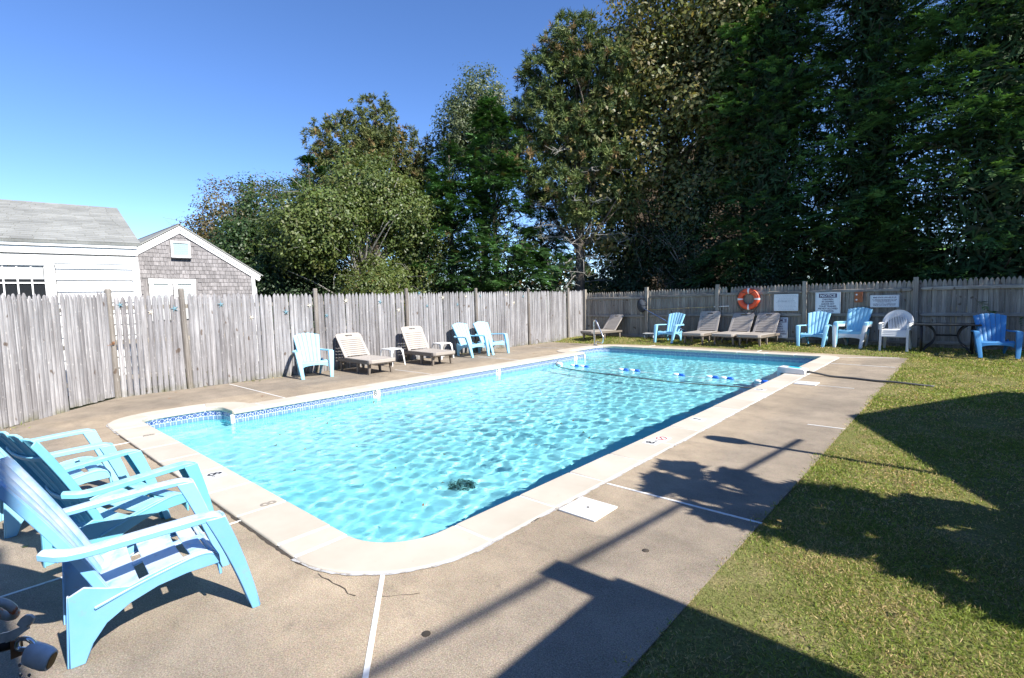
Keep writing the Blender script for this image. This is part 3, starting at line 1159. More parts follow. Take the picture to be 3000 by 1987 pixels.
SB, SW = star_mesh('starfish', MAT['star_blue']), star_mesh('starfish', MAT['star_cream'])
stars = [('b', 2.09, 1.67), ('w', 2.54, 1.52), ('b', 2.93, 1.58), ('b', 3.75, 1.64), ('w', 4.33, 1.35), ('b', 5.07, 1.44), ('w', 5.62, 1.57), ('b', 6.03, 1.32), ('w', 6.55, 1.66),
         ('b', 7.52, 1.61), ('w', 8.08, 1.38), ('b', 8.79, 1.83), ('b', 9.05, 1.47), ('w', 9.63, 1.69), ('b', 10.19, 1.48), ('w', 10.54, 1.71), ('b', 11.15, 1.72), ('w', 12.33, 1.74), ('w', 12.71, 1.47), ('b', 13.20, 1.68)]
starlab = ['blue starfish between the first two fence posts, next to the gate', 'cream starfish between the first two fence posts from the left', 'blue starfish just left of the second fence post from the left',
           'small blue starfish high on the fence right of the second post', 'cream starfish lowest on the fence, left of the first blue chair', 'blue starfish on the fence above the leftmost blue chair by the fence',
           'cream starfish beside the fence post behind the first taupe lounger', 'blue starfish low on the fence right above the first taupe lounger', 'cream starfish high on the fence above the first lounger',
           'blue starfish on the fence between the two sunlit loungers', 'cream starfish low beside the post above the second sunlit lounger', 'blue starfish at the picket tips above the second sunlit lounger',
           'blue starfish right of the post above the second sunlit lounger', 'cream starfish high on the fence right of the second sunlit lounger', 'blue starfish low on the fence above the paired blue chairs',
           'cream starfish just left of the fence post above the paired blue chairs', 'blue starfish just right of the fence post above the paired blue chairs', 'cream starfish high on the fence, upper of the last cream two',
           'cream starfish low on the fence, lower of the last cream two', 'blue starfish farthest right on the fence, before the tree shadow']
for i, ((c_, y_, z_), lb) in enumerate(zip(stars, starlab)):
    o = link('starfish', SB if c_ == 'b' else SW, None, (FX + .028, y_, z_), None)
    o.rotation_euler = Matrix(((0, 0, 1), (1, 0, 0), (0, 1, 0))).to_euler()
    o.rotation_euler.rotate_axis('Z', random.uniform(-.5, .5))
    s_ = random.uniform(.8, 1.12)
    o.scale = (s_, s_, s_)
    setprops(o, lb, 'starfish', 'starfish hung along the left fence')

# ================================================================== FURNITURE
def lerp(a_, b_, t): return np.asarray(a_, float) * (1 - t) + np.asarray(b_, float) * t


def interp_path(pts, n):
    pts = np.asarray(pts, float)
    d = np.r_[0, np.cumsum(np.linalg.norm(np.diff(pts, axis=0), axis=1))]
    t = np.linspace(0, d[-1], n)
    return np.stack([np.interp(t, d, pts[:, k]) for k in range(pts.shape[1])], -1)


def smooth_path(pts, n):
    """Catmull-Rom through the points"""
    P = np.asarray(pts, float)
    P = np.vstack([2 * P[0] - P[1], P, 2 * P[-1] - P[-2]])
    out = []
    m = len(P) - 3
    for i in range(n):
        u = i / (n - 1) * m
        k = min(int(u), m - 1); t = u - k
        p0, p1, p2, p3 = P[k], P[k + 1], P[k + 2], P[k + 3]
        out.append(.5 * ((2 * p1) + (-p0 + p2) * t + (2 * p0 - 5 * p1 + 4 * p2 - p3) * t * t + (-p0 + 3 * p1 - 3 * p2 + p3) * t ** 3))
    return np.array(out)


def make_adirondack(mat, bev=.004, bseg=2):
    root = empty('adirondack_chair')
    # seat: four cross slats with slots between them, two side rims and a middle rib
    prof = smooth_path([(-.30, .262), (-.17, .30), (-.02, .335), (.10, .357), (.165, .352), (.195, .325), (.20, .285)], 29)
    def zy(t):
        return prof[int(round(t * 28))]
    a_ = Acc()
    cuts = [(0, 6), (7, 12), (13, 18), (19, 28)]
    for k0, k1 in cuts:
        G = []
        for xx in np.linspace(-.262, .262, 9):
            G.append([(xx, prof[k][0] + (.006 if k == k0 and k0 else 0), prof[k][1] - .014 * (1 - (xx / .262) ** 2)) for k in range(k0, k1 + 1)])
        a_.sheet(G, .014)
    for xc, w in ((-.262, .045), (.262, .045), (0, .05)):
        G = [[(xc + dx * w / 2, prof[k][0], prof[k][1] - (.003 if xc else .016)) for k in range(0, 26)] for dx in (-1, 1)]
        a_.sheet(G, .012)
    # apron between the front legs, arched underneath
    G = []
    for xx in np.linspace(-.27, .27, 13):
        ar = .055 * math.sqrt(max(0, 1 - (xx / .27) ** 2)) if abs(xx) < .27 else 0
        G.append([(xx, .200, .325), (xx, .208, .215 + ar)])
    a_.sheet(G, .014)
    build('seat', a_, mat, root, bevel=bev, seg=bseg)
    # backrest: six fanned slats, joined by a bottom band and two ribs behind
    a_ = Acc()
    B0, B1 = np.array((-.235, .235)), np.array((-.570, .900))
    def bp(u, v, off=0.0):
        hw = .205 + .082 * v ** 1.1
        yz = B0 + (B1 - B0) * v
        curve = -.035 * (1 - u * u)              # dished across
        lift = 0.0
        x = u * hw
        n = np.array((.893, .45))
        yz = yz + n * (curve + .03 + off - .06 * (v - .5) ** 2)
        return (x, yz[0], yz[1] + lift)
    ns = 6
    for k in range(ns):
        u0, u1 = -1 + 2 * k / ns, -1 + 2 * (k + 1) / ns
        uc = (u0 + u1) / 2
        top = .96 + .115 * (1 - uc * uc)
        G = []
        for u_, e in ((0, 0), (.12, 0.006), (.5, .010), (.88, .006), (1, 0)):
            uu = u0 + .016 + (u1 - u0 - .032) * u_
            tt = .96 + .115 * (1 - uu * uu) - .04 * (u_ - .5) ** 2
            G.append([bp(uu, v * tt, e) for v in np.linspace(0.0, 1, 12)])
        a_.sheet(G, .015)
    for va, vb in ((0.0, .09), (.36, .41), (.80, .84)):
        G = [[bp(uu, v, -.014 if va else 0.002) for v in (va, vb)] for uu in np.linspace(-.97, .97, 11)]
        a_.sheet(G, .012)
    for sx in (-1, 1):     # folded side flanges
        G = [[bp(sx * .985, v, 0.004) for v in np.linspace(.0, .99, 10)], [bp(sx * 1.0, v, -.035) for v in np.linspace(.0, .97, 10)]]
        a_.sheet(G, .010)
    build('backrest', a_, mat, root, bevel=bev * .8, seg=1)
    for sx in (-1, 1):
        # arm: flat board with a turned-down edge, sweeping in to the back
        a_ = Acc()
        cl = smooth_path([(.352, .215, .545), (.350, .17, .575), (.345, .0, .574), (.335, -.20, .566), (.315, -.36, .560), (.262, -.455, .575)], 17)
        wd = np.interp(np.linspace(0, 1, 17), [0, .1, .6, .85, 1], [.074, .080, .074, .066, .048])
        G = []
        for q in np.linspace(-1, 1, 5):
            row = []
            for i in range(17):
                t = cl[min(i + 1, 16)] - cl[max(i - 1, 0)]
                nrm = np.array((-t[1], t[0])); nrm /= max(1e-6, np.linalg.norm(nrm))
                c = cl[i]
                row.append((sx * (c[0] + nrm[0] * -q * wd[i] / 2 * (-1)), c[1] + nrm[1] * q * wd[i] / 2, c[2] - .006 * q * q))
            G.append(row)
        a_.sheet(G, .014)
        for q, dep in ((1, .028), (-1, .024)):
            row0, row1 = [], []
            for i in range(17):
                t = cl[min(i + 1, 16)] - cl[max(i - 1, 0)]
                nrm = np.array((-t[1], t[0])); nrm /= max(1e-6, np.linalg.norm(nrm))
                c = cl[i]
                x_, y_ = sx * (c[0] + nrm[0] * q * wd[i] / 2), c[1] + nrm[1] * q * wd[i] / 2
                row0.append((x_, y_, c[2])); row1.append((x_, y_, c[2] - dep))
            a_.sheet([row0, row1], .010)
        build('arm', a_, mat, root, bevel=bev * .7, seg=1)
        # front leg: channel leaning forward from the arm to the ground
        a_ = Acc()
        zz = np.linspace(0, 1, 9)
        def fl(t, q, back):
            xc = .349 - .050 * t
            w = .094 - .034 * t
            y = .218 + .150 * t + .012 * math.sin(math.pi * t)
            z = .562 * (1 - t)
            return (sx * (xc + q * w / 2), y - back * (.085 - .045 * t) , z)
        a_.sheet([[fl(t, q, -.0 + .06 * abs(q)) for t in zz] for q in (-1, -.5, 0, .5, 1)], .012)
        a_.sheet([[fl(t, 1, b) for t in zz] for b in (0, 1)], .010)
        a_.sheet([[fl(t, -1, b) for t in zz] for b in (0, 1)], .010)
        build('front_leg', a_, mat, root, bevel=bev * .7, seg=1)
        # side panel with the arched rear leg
        poly = [(-.400, 0), (-.345, 0), (-.315, .085), (-.26, .165), (-.17, .225), (-.06, .265), (.06, .283), (.20, .283), (.205, .325), (.165, .357), (.10, .365), (0, .355), (-.10, .333), (-.17, .312), (-.25, .335), (-.33, .37), (-.385, .345)]
        mid = []
        M4 = Matrix(((0, 0, sx, 0), (1, 0, 0, 0), (0, 1, 0, 0), (0, 0, 0, 1)))
        a_ = Acc().prism(poly, .268, .282, M4)
        # splay: feet a little inward
        a_.v = [(v[0] - sx * .045 * max(0, (.30 - v[2]) / .30) * (1 if v[1] < 0 else .3), v[1], v[2]) for v in a_.v]
        rim = [(-.345, 0), (-.315, .085), (-.26, .165), (-.17, .225), (-.06, .265), (.06, .283), (.20, .283)]
        G = [[(sx * (.275 - .045 * max(0, (.30 - z) / .30) * (1 if y < 0 else .3) + dx), y, z) for (y, z) in rim] for dx in (-.008, -.024)]
        a_.sheet(G, .009)
        G = [[(sx * (.275 - .045 * max(0, (.36 - z) / .36) + dx), y, z) for (y, z) in [(-.405, 0), (-.393, .22), (-.385, .345)]] for dx in (.0, -.022)]
        a_.sheet(G, .009)
        build('rear_leg', a_, mat, root, bevel=bev * .6, seg=1)
    return root


proto = make_adirondack(MAT['blue'])
index_children()


def chair(kind, x, y, rz, label, z=0.0, group=None, scale=1.0):
    global proto_used
    o = copy_tree(proto, None, None if kind == 'blue' else {'sky_blue_resin': MAT[kind]})
    o.location = (x, y, z); o.rotation_euler = (0, 0, rz)
    o.scale = (scale,) * 3
    setprops(o, label, 'chair', group)
    return o


G1 = 'blue adirondack style chairs around the pool'
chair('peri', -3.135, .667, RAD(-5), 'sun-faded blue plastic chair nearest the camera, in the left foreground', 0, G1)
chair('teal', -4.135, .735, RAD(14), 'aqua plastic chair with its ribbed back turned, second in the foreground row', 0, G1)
chair('blue', -5.255, .56, RAD(0), 'light blue plastic chair farthest in the foreground row, mostly hidden', 0, G1)
chair('blue', -10.79, 5.345, RAD(-104), 'light blue plastic chair farthest left against the sunny fence', 0, G1)
chair('blue', -10.56, 9.98, RAD(-93), 'left of the paired light blue chairs by the sunny fence', 0, G1)
chair('blue', -10.54, 10.80, RAD(-95), 'right of the paired light blue chairs by the sunny fence', 0, G1)
chair('blue', -7.33, 15.75, RAD(176), 'half-sunlit light blue chair on the grass beside the pool net', .065, G1)
chair('blue', -3.25, 16.18, RAD(178), 'single blue chair on the shaded grass under the square notice sign', .08, G1)
chair('deepblue', .42, 15.55, RAD(190), 'deep blue chair in full shade at the right edge of the yard', .05, G1)
G2 = 'stacked adirondack style chairs'
for k, (kd, lb) in enumerate([('white_resin', 'bottom white chair of the mixed blue and white chair stack'), ('white_resin', 'upper white chair of the mixed blue and white chair stack'),
                              ('blue', 'lower blue chair of the mixed chair stack, just under the top one'), ('blue', 'topmost blue chair of the mixed chair stack on the grass')]):
    chair(kd, -2.36 + .006 * k, 16.22 + .012 * k, RAD(172), lb, .08 + .036 * k, G2)
# the prototype itself is not part of the place
for c in list(CHILD.get(proto.name, [])):
    bpy.data.objects.remove(c)
bpy.data.objects.remove(proto)


def make_lounger(name, tilt, label, x, y, rz, z=0.0):
    """head towards local -y; foot end at local +y; origin at mid length on the ground"""
    root = empty(name, (x, y, z), rz, label, 'sun lounger', 'taupe plastic sun loungers')
    W, F, H = .68, .74, .325           # width, foot edge, top height
    hinge = -.42
    a_ = Acc()
    # frame rails
    for sx in (-1, 1):
        a_.box((sx * (W / 2 - .03), (F - .03 - .76) / 2, H - .055), (.05, 1.44, .07))
    a_.box((0, F - .045, H - .055), (W - .06, .05, .07)); a_.box((0, -.73, H - .055), (W - .06, .05, .07))
    build('frame', a_, MAT['taupe_dark'], root, bevel=.008)
    # seat deck with a rounded front apron
    a_ = Acc()
    n = 10
    for k in range(n):
        y0, y1 = hinge + (F - .12 - hinge) * k / n, hinge + (F - .12 - hinge) * (k + 1) / n
        a_.box((0, (y0 + y1) / 2, H), (W - .10, (y1 - y0) - .008, .022))
    for sx in (-1, 1):
        a_.box((sx * (W / 2 - .025), (hinge + F - .05) / 2, H - .002), (.055, F - hinge - .06, .030))
    poly = [(-W / 2, F - .13), (W / 2, F - .13), (W / 2, F - .05), (W / 2 - .05, F), (-W / 2 + .05, F), (-W / 2, F - .05)]
    a_.prism(poly, H - .065, H + .012)
    build('seat_deck', a_, MAT['taupe'], root, bevel=.008)
    # backrest: slats, side stiles, top panel with a hand hole
    br = empty('tmp')
    bpy.data.objects.remove(br)
    a_ = Acc()
    L = .80
    ns = 9
    for k in range(ns):
        y0, y1 = .03 + .60 * k / ns, .03 + .60 * (k + 1) / ns
        a_.box((0, -(y0 + y1) / 2, 0), (W - .13, (y1 - y0) - .011, .020))
    for sx in (-1, 1):
        a_.box((sx * (W / 2 - .045), -.325, -.002), (.07, .65, .030))
        a_.box((sx * .22, -.705, -.002), (.24 - .03, .05, .028))
    top = [(-W / 2 + .01, -.625), (-W / 2 + .01, -.745), (-W / 2 + .06, -.795), (W / 2 - .06, -.795), (W / 2 - .01, -.745), (W / 2 - .01, -.625)]
    a_.prism([(-W / 2 + .01, -.735), (-W / 2 + .06, -.79), (0, -.80), (W / 2 - .06, -.79), (W / 2 - .01, -.735)], -.016, .014)
    a_.prism([(-W / 2 + .01, -.735), (W / 2 - .01, -.735), (W / 2 - .01, -.728), (-W / 2 + .01, -.728)], -.016, .0135)
    a_.box((0, -.655, -.001), (W - .02, .06, .029))
    for sx in (-1, 1):
        a_.box((sx * (W / 4 + .04), -.707, -.001), (W / 2 - .10, .055, .0285))
    b = build('backrest', a_, MAT['taupe'], root, bevel=.006)
    b.location = (0, hinge + .02, H + .005)
    b.scale = (1, .88, 1)
    b.rotation_euler = (RAD(-tilt), 0, 0)
    # brace behind
    ye, ze = hinge + .02 - math.cos(RAD(tilt)) * .45, H + math.sin(RAD(tilt)) * .45
    a_ = Acc()
    for sx in (-1, 1): a_.box((sx * .2, (ye - .70) / 2, (ze + H) / 2 - .03), (.025, .02, math.hypot(ze - H, ye + .70)), M=Matrix.Rotation(math.atan2(ye + .70, ze - H) * -1, 3, 'X'))
    build('brace', a_, MAT['taupe_dark'], root)
    for sx in (-1, 1):
        for yy in (F - .16, .10, -.66):
            a_ = Acc()
            a_.prism([(-.03, -.03), (.03, -.03), (.03, .03), (-.03, .03)], 0, H - .05)
            a_.v = [(v[0] * (.72 + .5 * v[2] / H) + sx * (W / 2 - .075 + .02 * (1 - v[2] / H)), v[1] * (.8 + .5 * v[2] / H) + yy, v[2]) for v in a_.v]
            build('leg', a_, MAT['taupe_dark'] if yy < .3 or True else MAT['taupe'], root, bevel=.006)
    return root


make_lounger('sun_lounger', 50, 'taupe lounger in full sun beside the leftmost blue fence chair', -10.43, 6.46, RAD(-92))
make_lounger('sun_lounger', 60, 'taupe lounger in full sun between the two small white tables', -10.40, 8.25, RAD(-93))
make_lounger('sun_lounger', 50, 'shaded taupe lounger in the far corner behind the handrail', -10.04, 15.97, RAD(165.5), .05)
make_lounger('sun_lounger', 64, 'taupe lounger left of the touching pair on the far grass', -6.36, 16.05, RAD(178), .075)
make_lounger('sun_lounger', 55, 'left lounger of the touching pair on the far grass', -5.40, 16.05, RAD(174), .075)
make_lounger('sun_lounger', 55, 'right lounger of the touching pair, in front of the leaning notice', -4.66, 16.02, RAD(174), .072)


def make_side_table(x, y, rz, label):
    root = empty('side_table', (x, y, 0), rz, label, 'table', 'small white plastic side tables')
    H, S = .435, .40
    a_ = Acc()
    c = .045
    poly = [(-S / 2 + c, -S / 2), (S / 2 - c, -S / 2), (S / 2, -S / 2 + c), (S / 2, S / 2 - c), (S / 2 - c, S / 2), (-S / 2 + c, S / 2), (-S / 2, S / 2 - c), (-S / 2, -S / 2 + c)]
    a_.prism(poly, H - .03, H)
    build('table_top', a_, MAT['white_resin'], root, bevel=.008)
    for sx in (-1, 1):
        for sy in (-1, 1):
            a_ = Acc()
            top = [(sx * (S / 2 - .003), sy * (S / 2 - .09), H - .031), (sx * (S / 2 - .003), sy * (S / 2 - .003), H - .031), (sx * (S / 2 - .09), sy * (S / 2 - .003), H - .031)]
            bot = [(sx * (S / 2 + .03), sy * (S / 2 - .0), 0), (sx * (S / 2 + .03), sy * (S / 2 + .03), 0), (sx * (S / 2 - .0), sy * (S / 2 + .03), 0)]
            mid = [tuple(lerp(p, q, .22)) for p, q in zip(top, bot)]
            mid[0] = (mid[0][0], sy * (S / 2 - .045), mid[0][2]); mid[2] = (sx * (S / 2 - .045), mid[2][1], mid[2][2])
            a_.sheet([[top[0], mid[0], bot[0]], [top[1], mid[1], bot[1]]], .010)
            a_.sheet([[top[1], mid[1], bot[1]], [top[2], mid[2], bot[2]]], .010)
            build('leg', a_, MAT['white_resin'], root)
    return root


make_side_table(-10.84, 7.45, RAD(8), 'small white plastic table between the two sunlit loungers')
make_side_table(-10.93, 9.17, RAD(0), 'small white plastic table beside the paired blue chairs')


# ---- stack of round-backed white armchairs
def make_monobloc():
    root = empty('monobloc_chair')
    m = MAT['white_resin']
    # shell: round back hoop running into the arms
    a_ = Acc()
    hoop = []
    for t in np.linspace(-100, 100, 41):
        u = t / 100
        x = .275 * math.sin(RAD(min(90, abs(t)))) * (1 if t > 0 else -1)
        z = .60 + .31 * math.cos(RAD(min(90, abs(t)) ))
        y = -.30 + .06 * (1 - math.cos(RAD(min(90, abs(t)))))
        hoop.append((x, y - .10 * (z - .6) / .31, z))
    arm_r = [(.278, -.18, .595), (.285, -.02, .60), (.285, .14, .595), (.28, .21, .565)]
    path = [(-x, y, z) for x, y, z in reversed(arm_r)] + hoop[2:-2] + arm_r
    path = smooth_path(path, 60)
    G = []
    for q in np.linspace(-1, 1, 3):
        row = []
        for i in range(60):
            t = path[min(i + 1, 59)] - path[max(i - 1, 0)]
            t /= max(1e-6, np.linalg.norm(t))
            out = np.array((path[i][0], 0, path[i][2] - .55)) if path[i][2] > .66 else np.array((path[i][0], 0, .05))
            out /= max(1e-6, np.linalg.norm(out))
            flat = np.cross(t, out) if path[i][2] > .62 else None
            d = out
            row.append(path[i] + d * q * .028 + np.array((0, .004 * (1 - q * q), 0)))
        G.append(row)
    a_.sheet(G, .016)
    build('hoop_arm', a_, m, root, bevel=.005, seg=1)
    a_ = Acc()
    for k in range(13):
        x = -.20 + .4 * k / 12
        zt = .60 + .285 * math.sqrt(max(.05, 1 - (x / .262) ** 2))
        p0 = (x * .78, -.215, .43); p1 = (x, -.33 + .0, zt)
        ps = smooth_path([p0, (x * .9, -.275, (.43 + zt) / 2), (x, -.30 - .09 * (zt - .6) / .31, zt)], 6)
        a_.sheet([[p + np.array((dx, 0, 0)) for p in ps] for dx in (-.0065, .0065)], .008)
    build('back_slats', a_, m, root)
    a_ = Acc()
    pr = smooth_path([(-.23, .425), (-.1, .415), (.08, .43), (.19, .435), (.225, .41), (.23, .37)], 12)
    a_.sheet([[(x, y, z) for y, z in pr] for x in np.linspace(-.245, .245, 7)], .010)
    build('seat', a_, m, root, bevel=.004)
    for sx in (-1, 1):
        a_ = Acc()
        a_.sheet([[(sx * (.262 + .012 * q), .215 + .05 * t - .045 * b, .58 * (1 - t)) for t in np.linspace(0, 1, 6)] for q, b in ((-2.4, 0), (1, 0))], .010)
        a_.sheet([[(sx * .274, .215 + .05 * t - (.07 - .03 * t) * b, .58 * (1 - t)) for t in np.linspace(0, 1, 6)] for b in (0, 1)], .010)
        build('front_leg', a_, m, root)
        a_ = Acc()
        a_.sheet([[(sx * (.225 + .03 * t + .012 * q), -.20 - .10 * t, .43 * (1 - t)) for t in np.linspace(0, 1, 6)] for q in (-2.2, 1)], .010)
        a_.sheet([[(sx * (.237 + .03 * t), -.20 - .10 * t + (.08 - .04 * t) * b, .43 * (1 - t)) for t in np.linspace(0, 1, 6)] for b in (0, 1)], .010)
        build('rear_leg', a_, m, root)
    return root


mono = make_monobloc()
index_children()
labs = ['bottom white round-backed chair of the stack beside the dark table', 'second white round-backed chair from the bottom of its stack', 'third white round-backed chair from the bottom of its stack', 'top white round-backed chair of the stack beside the dark table']
for k in range(4):
    o = mono if k == 0 else copy_tree(mono)
    o.location = (-1.385, 15.84 + .012 * k, .078 + .042 * k)
    o.rotation_euler = (0, 0, RAD(177)); o.scale = (1.06, 1.06, .93)
    setprops(o, labs[k], 'chair', 'stacked white round-backed chairs')

# ---- dark metal patio table in the shade
tb = empty('patio_table', (-.42, 15.95, .075), RAD(2), 'dark metal patio table with curved legs in the shade by the fence', 'table')
build('table_top', Acc().box((0, 0, .66), (1.14, .72, .012)), MAT['glass_top'], tb)
a = Acc()
for sy in (-1, 1): a.box((0, sy * .36, .66), (1.2, .035, .035))
for sx in (-1, 1): a.box((sx * .585, 0, .66), (.035, .72, .035))
build('rim', a, MAT['dark_metal'], tb, bevel=.006)
for sx in (-1, 1):
    for sy in (-1, 1):
        pts = smooth_path([(sx * .36, sy * .33, .645), (sx * .25, sy * .28, .54), (sx * .21, sy * .26, .40), (sx * .25, sy * .28, .24), (sx * .36, sy * .32, .12), (sx * .44, sy * .34, 0)], 14)
        build('leg', Acc().tube(pts, .018, 8), MAT['dark_metal'], tb, smooth=True)
        build('straight_leg', Acc().tube([(sx * .47, sy * .34, .645), (sx * .46, sy * .34, 0)], .02, 8), MAT['dark_metal'], tb, smooth=True)
build('stretcher', Acc().tube([(-.21, 0, .40), (.21, 0, .40)], .018, 8).tube([(-.21, -.26, .40), (-.21, .26, .40)], .014, 8).tube([(.21, -.26, .40), (.21, .26, .40)], .014, 8), MAT['dark_metal'], tb, smooth=True)

# ---- low white bench stool behind the grass chair
bs = empty('step_stool', (-8.35, 16.45, .08), 0, 'small white plastic step stool by the far fence below the pool net', 'stool')
build('top', Acc().box((0, 0, .19), (.42, .26, .03)), MAT['white_resin'], bs, bevel=.006)
for sx in (-1, 1):
    build('leg', Acc().prism([(-.06, -.12), (.06, -.12), (.045, .12), (-.045, .12)], 0, .03, Matrix.Translation((sx * .16, 0, .09)) @ Matrix.Rotation(RAD(90), 4, 'Y') @ Matrix.Scale(.7, 4, (1, 0, 0))), MAT['white_resin'], bs)

# ================================================================== THINGS ON AND BY THE POOL
# handrail at the steps
hr = empty('handrail', (-9.17, 14.18, 0), RAD(-14), 'bent stainless steel handrail beside the pool steps', 'handrail')
pts = smooth_path([(0, 0, .01), (-.01, 0, .30), (-.02, 0, .66), (-.01, 0, .80), (.05, 0, .845), (.11, 0, .79), (.20, 0, .64), (.38, 0, .36), (.41, 0, .27), (.39, 0, .15), (.33, 0, .11), (.16, 0, .135), (.09, 0, .12), (.075, 0, .05), (.075, 0, .01)], 60)
build('tube', Acc().tube(pts, .022, 12), MAT['steel'], hr, smooth=True)
for x_ in (0, .075):
    build('flange', Acc().tube([(x_, 0, .012), (x_, 0, .026), (x_, 0, .038)], [.05, .05, .03], 16), MAT['steel'], hr, autos=40)

# float line: each float pair rides on a rope across the pool
fl = empty('float_line', (-5.5, 10.78, -.17), 0, 'rope of blue and white floats across the shallow end', 'float line')
rp = [(LEFT + .0, 10.86, -.12)] + [(x_, 10.78 + .04 * math.sin(x_ * 3), -.188) for x_ in np.linspace(-8.1, -2.95, 24)] + [(-2.72, 10.8, -.12)]
build('rope', Acc().tube([(q[0] + 5.5, q[1] - 10.78, q[2] + .17) for q in rp], .006, 6), MAT['white_band'], fl)
FR, FLN = .038, .135
def capsule(L, r_):
    ac = Acc()
    prof = [(-L / 2, .3), (-L / 2 + .012, .75), (-L / 2 + .03, 1), (L / 2 - .03, 1), (L / 2 - .012, .75), (L / 2, .3)]
    return ac.tube([(x_, 0, 0) for x_, k in prof], [r_ * k for x_, k in prof], 14)
fm = {c: capsule(FLN, FR).mesh('float', MAT['float_' + c], True) for c in ('white', 'blue')}
for x_, pat in ((-7.46, 'wbwb'), (-6.04, 'wbwb'), (-4.76, 'wb'), (-3.91, 'wbwb'), (-3.06, 'wb')):
    x0 = x_ - len(pat) * FLN / 2
    for k, c in enumerate(pat):
        link('float', fm['white' if c == 'w' else 'blue'], fl, (x0 + (k + .5) * FLN + 5.5 - (.0 if k < 2 else -.03), .04 * math.sin(x_ * 3), 0.0), (0, 0, random.uniform(-.06, .06)))
build('end_float', capsule(.2, .05), MAT['float_white'], fl, smooth=True).location = (-8.12 + 5.5, .06, .0)
# dark cleaner hose lying in the water
pts = smooth_path([(-8.26, 10.95, -.10), (-8.15, 10.75, -.175), (-7.6, 10.35, -.178), (-6.4, 10.05, -.178), (-5.2, 9.9, -.178), (-4.28, 9.85, -.18), (-3.4, 9.95, -.178), (-2.72, 10.02, -.178)], 60)
setprops(build('floating_hose', Acc().tube(pts, .013, 8), MAT['hose'], smooth=True), 'thin dark hose floating across the pool in front of the float line', 'hose')

# box clipped over the pool edge with a hose to the lawn
bx = empty('pool_pump_box', (-2.53, 10.98, .016), RAD(-6), 'white plastic box with cyan lid clipped over the right pool edge', 'pool box')
build('body', Acc().prism([(-.20, 0), (.23, 0), (.23, .075), (.20, .105), (-.24, .125), (-.27, .10), (-.27, -.02), (-.20, -.02)], -.115, .115, Matrix.Rotation(RAD(90), 4, 'X')), MAT['box_white'], bx, bevel=.012)
build('skirt', Acc().box((-.236, 0, -.12), (.062, .215, .22)), MAT['box_white'], bx, bevel=.01)
build('lid', Acc().prism([(-.10, 0), (.12, 0), (.12, .012), (-.10, .02)], -.07, .07, Matrix.Translation((0, 0, .105)) @ Matrix.Rotation(RAD(90), 4, 'X')), MAT['box_cyan'], bx, bevel=.004)
build('hose_socket', Acc().tube([(.225, 0, .05), (.275, 0, .05)], [.028, .024], 12), MAT['hose'], bx, autos=40)
pts = smooth_path([(-2.255, 10.95, .066), (-2.1, 10.93, .05), (-1.9, 10.90, .022), (-1.54, 10.86, .02), (-1.2, 10.74, .02), (-.95, 10.68, .03), (-.72, 10.66, .022), (-.4, 10.7, .0)], 40)
setprops(build('drain_hose', Acc().tube(pts, .018, 10), MAT['hose'], smooth=True), 'grey hose running from the white box over the deck into the grass', 'hose')

# skimmer lids
def lid(x, y, lab, s=.32, rz=0.0):
    o = empty('skimmer_lid', (x, y, 0), rz, lab, 'lid', 'white skimmer lids in the deck')
    build('frame', Acc().box((0, 0, .007), (s, s, .014)), MAT['white_resin'], o, bevel=.003)
    build('cover', Acc().box((0, 0, .0145), (s - .03, s - .03, .006)), MAT['box_white'], o, bevel=.002)
    a_ = Acc()
    for k in range(13):
        for j in range(13):
            if (k + j) % 2 == 0: a_.box((-s / 2 + .03 + (s - .06) * k / 12, -s / 2 + .03 + (s - .06) * j / 12, .0182), (.012, .012, .0016))
    build('tread_studs', a_, MAT['box_white'], o)['kind'] = 'stuff'
    build('finger_hole', Acc().tube([(0, 0, .016), (0, 0, .0195)], .012, 10), MAT['gap'], o)
    return o


lid(-2.10, 3.13, 'white square skimmer lid in the near deck, right of the pool corner')
lid(-2.09, 9.93, 'white square skimmer lid in the deck beside the box and hose', .34)
for x_, y_, lb in ((-1.50, 2.89, 'dark round anchor cap in the deck, near the white joint'), (-1.62, 1.29, 'dark round anchor cap in the deck, nearest the camera')):
    pass
for (x_, y_), lb in zip([(-1.47, 2.83), (-1.90, 1.43)], ['dark round bolt cap in the deck, near the long white joint', 'dark round bolt cap in the deck, nearest the camera']):
    setprops(build('bolt_cap', Acc().tube([(x_, y_, -.005), (x_, y_, .003), (x_, y_, .006)], [.022, .022, .016], 14), MAT['gap'], autos=40), lb, 'bolt cap', 'bolt caps set in the deck')

# life ring
lr = empty('life_ring', (-5.19, FY - .06, 1.41), 0, 'orange life ring with white bands hanging on the far fence', 'life ring')
def torus(R, r_, n=48, m=14, a0=0.0, a1=2 * math.pi, closed=True):
    ac = Acc()
    cnt = n if closed else n + 1
    vs, fs = [], []
    for i in range(cnt):
        t = a0 + (a1 - a0) * i / n
        for j in range(m):
            u = 2 * math.pi * j / m
            rr = R + r_ * math.cos(u)
            vs.append((rr * math.cos(t), r_ * .8 * math.sin(u), rr * math.sin(t)))
    for i in range(n):
        for j in range(m):
            i2 = (i + 1) % cnt
            fs.append((i * m + j, i * m + (j + 1) % m, i2 * m + (j + 1) % m, i2 * m + j))
    ac.add(vs, fs)
    return ac
build('ring', torus(.25, .085), MAT['orange'], lr, smooth=True)
for k in range(4):
    t = math.pi / 2 * k
    build('band', torus(.25, .0875, 8, 14, t - .10, t + .10, False), MAT['white_band'], lr, smooth=True)
a = Acc()
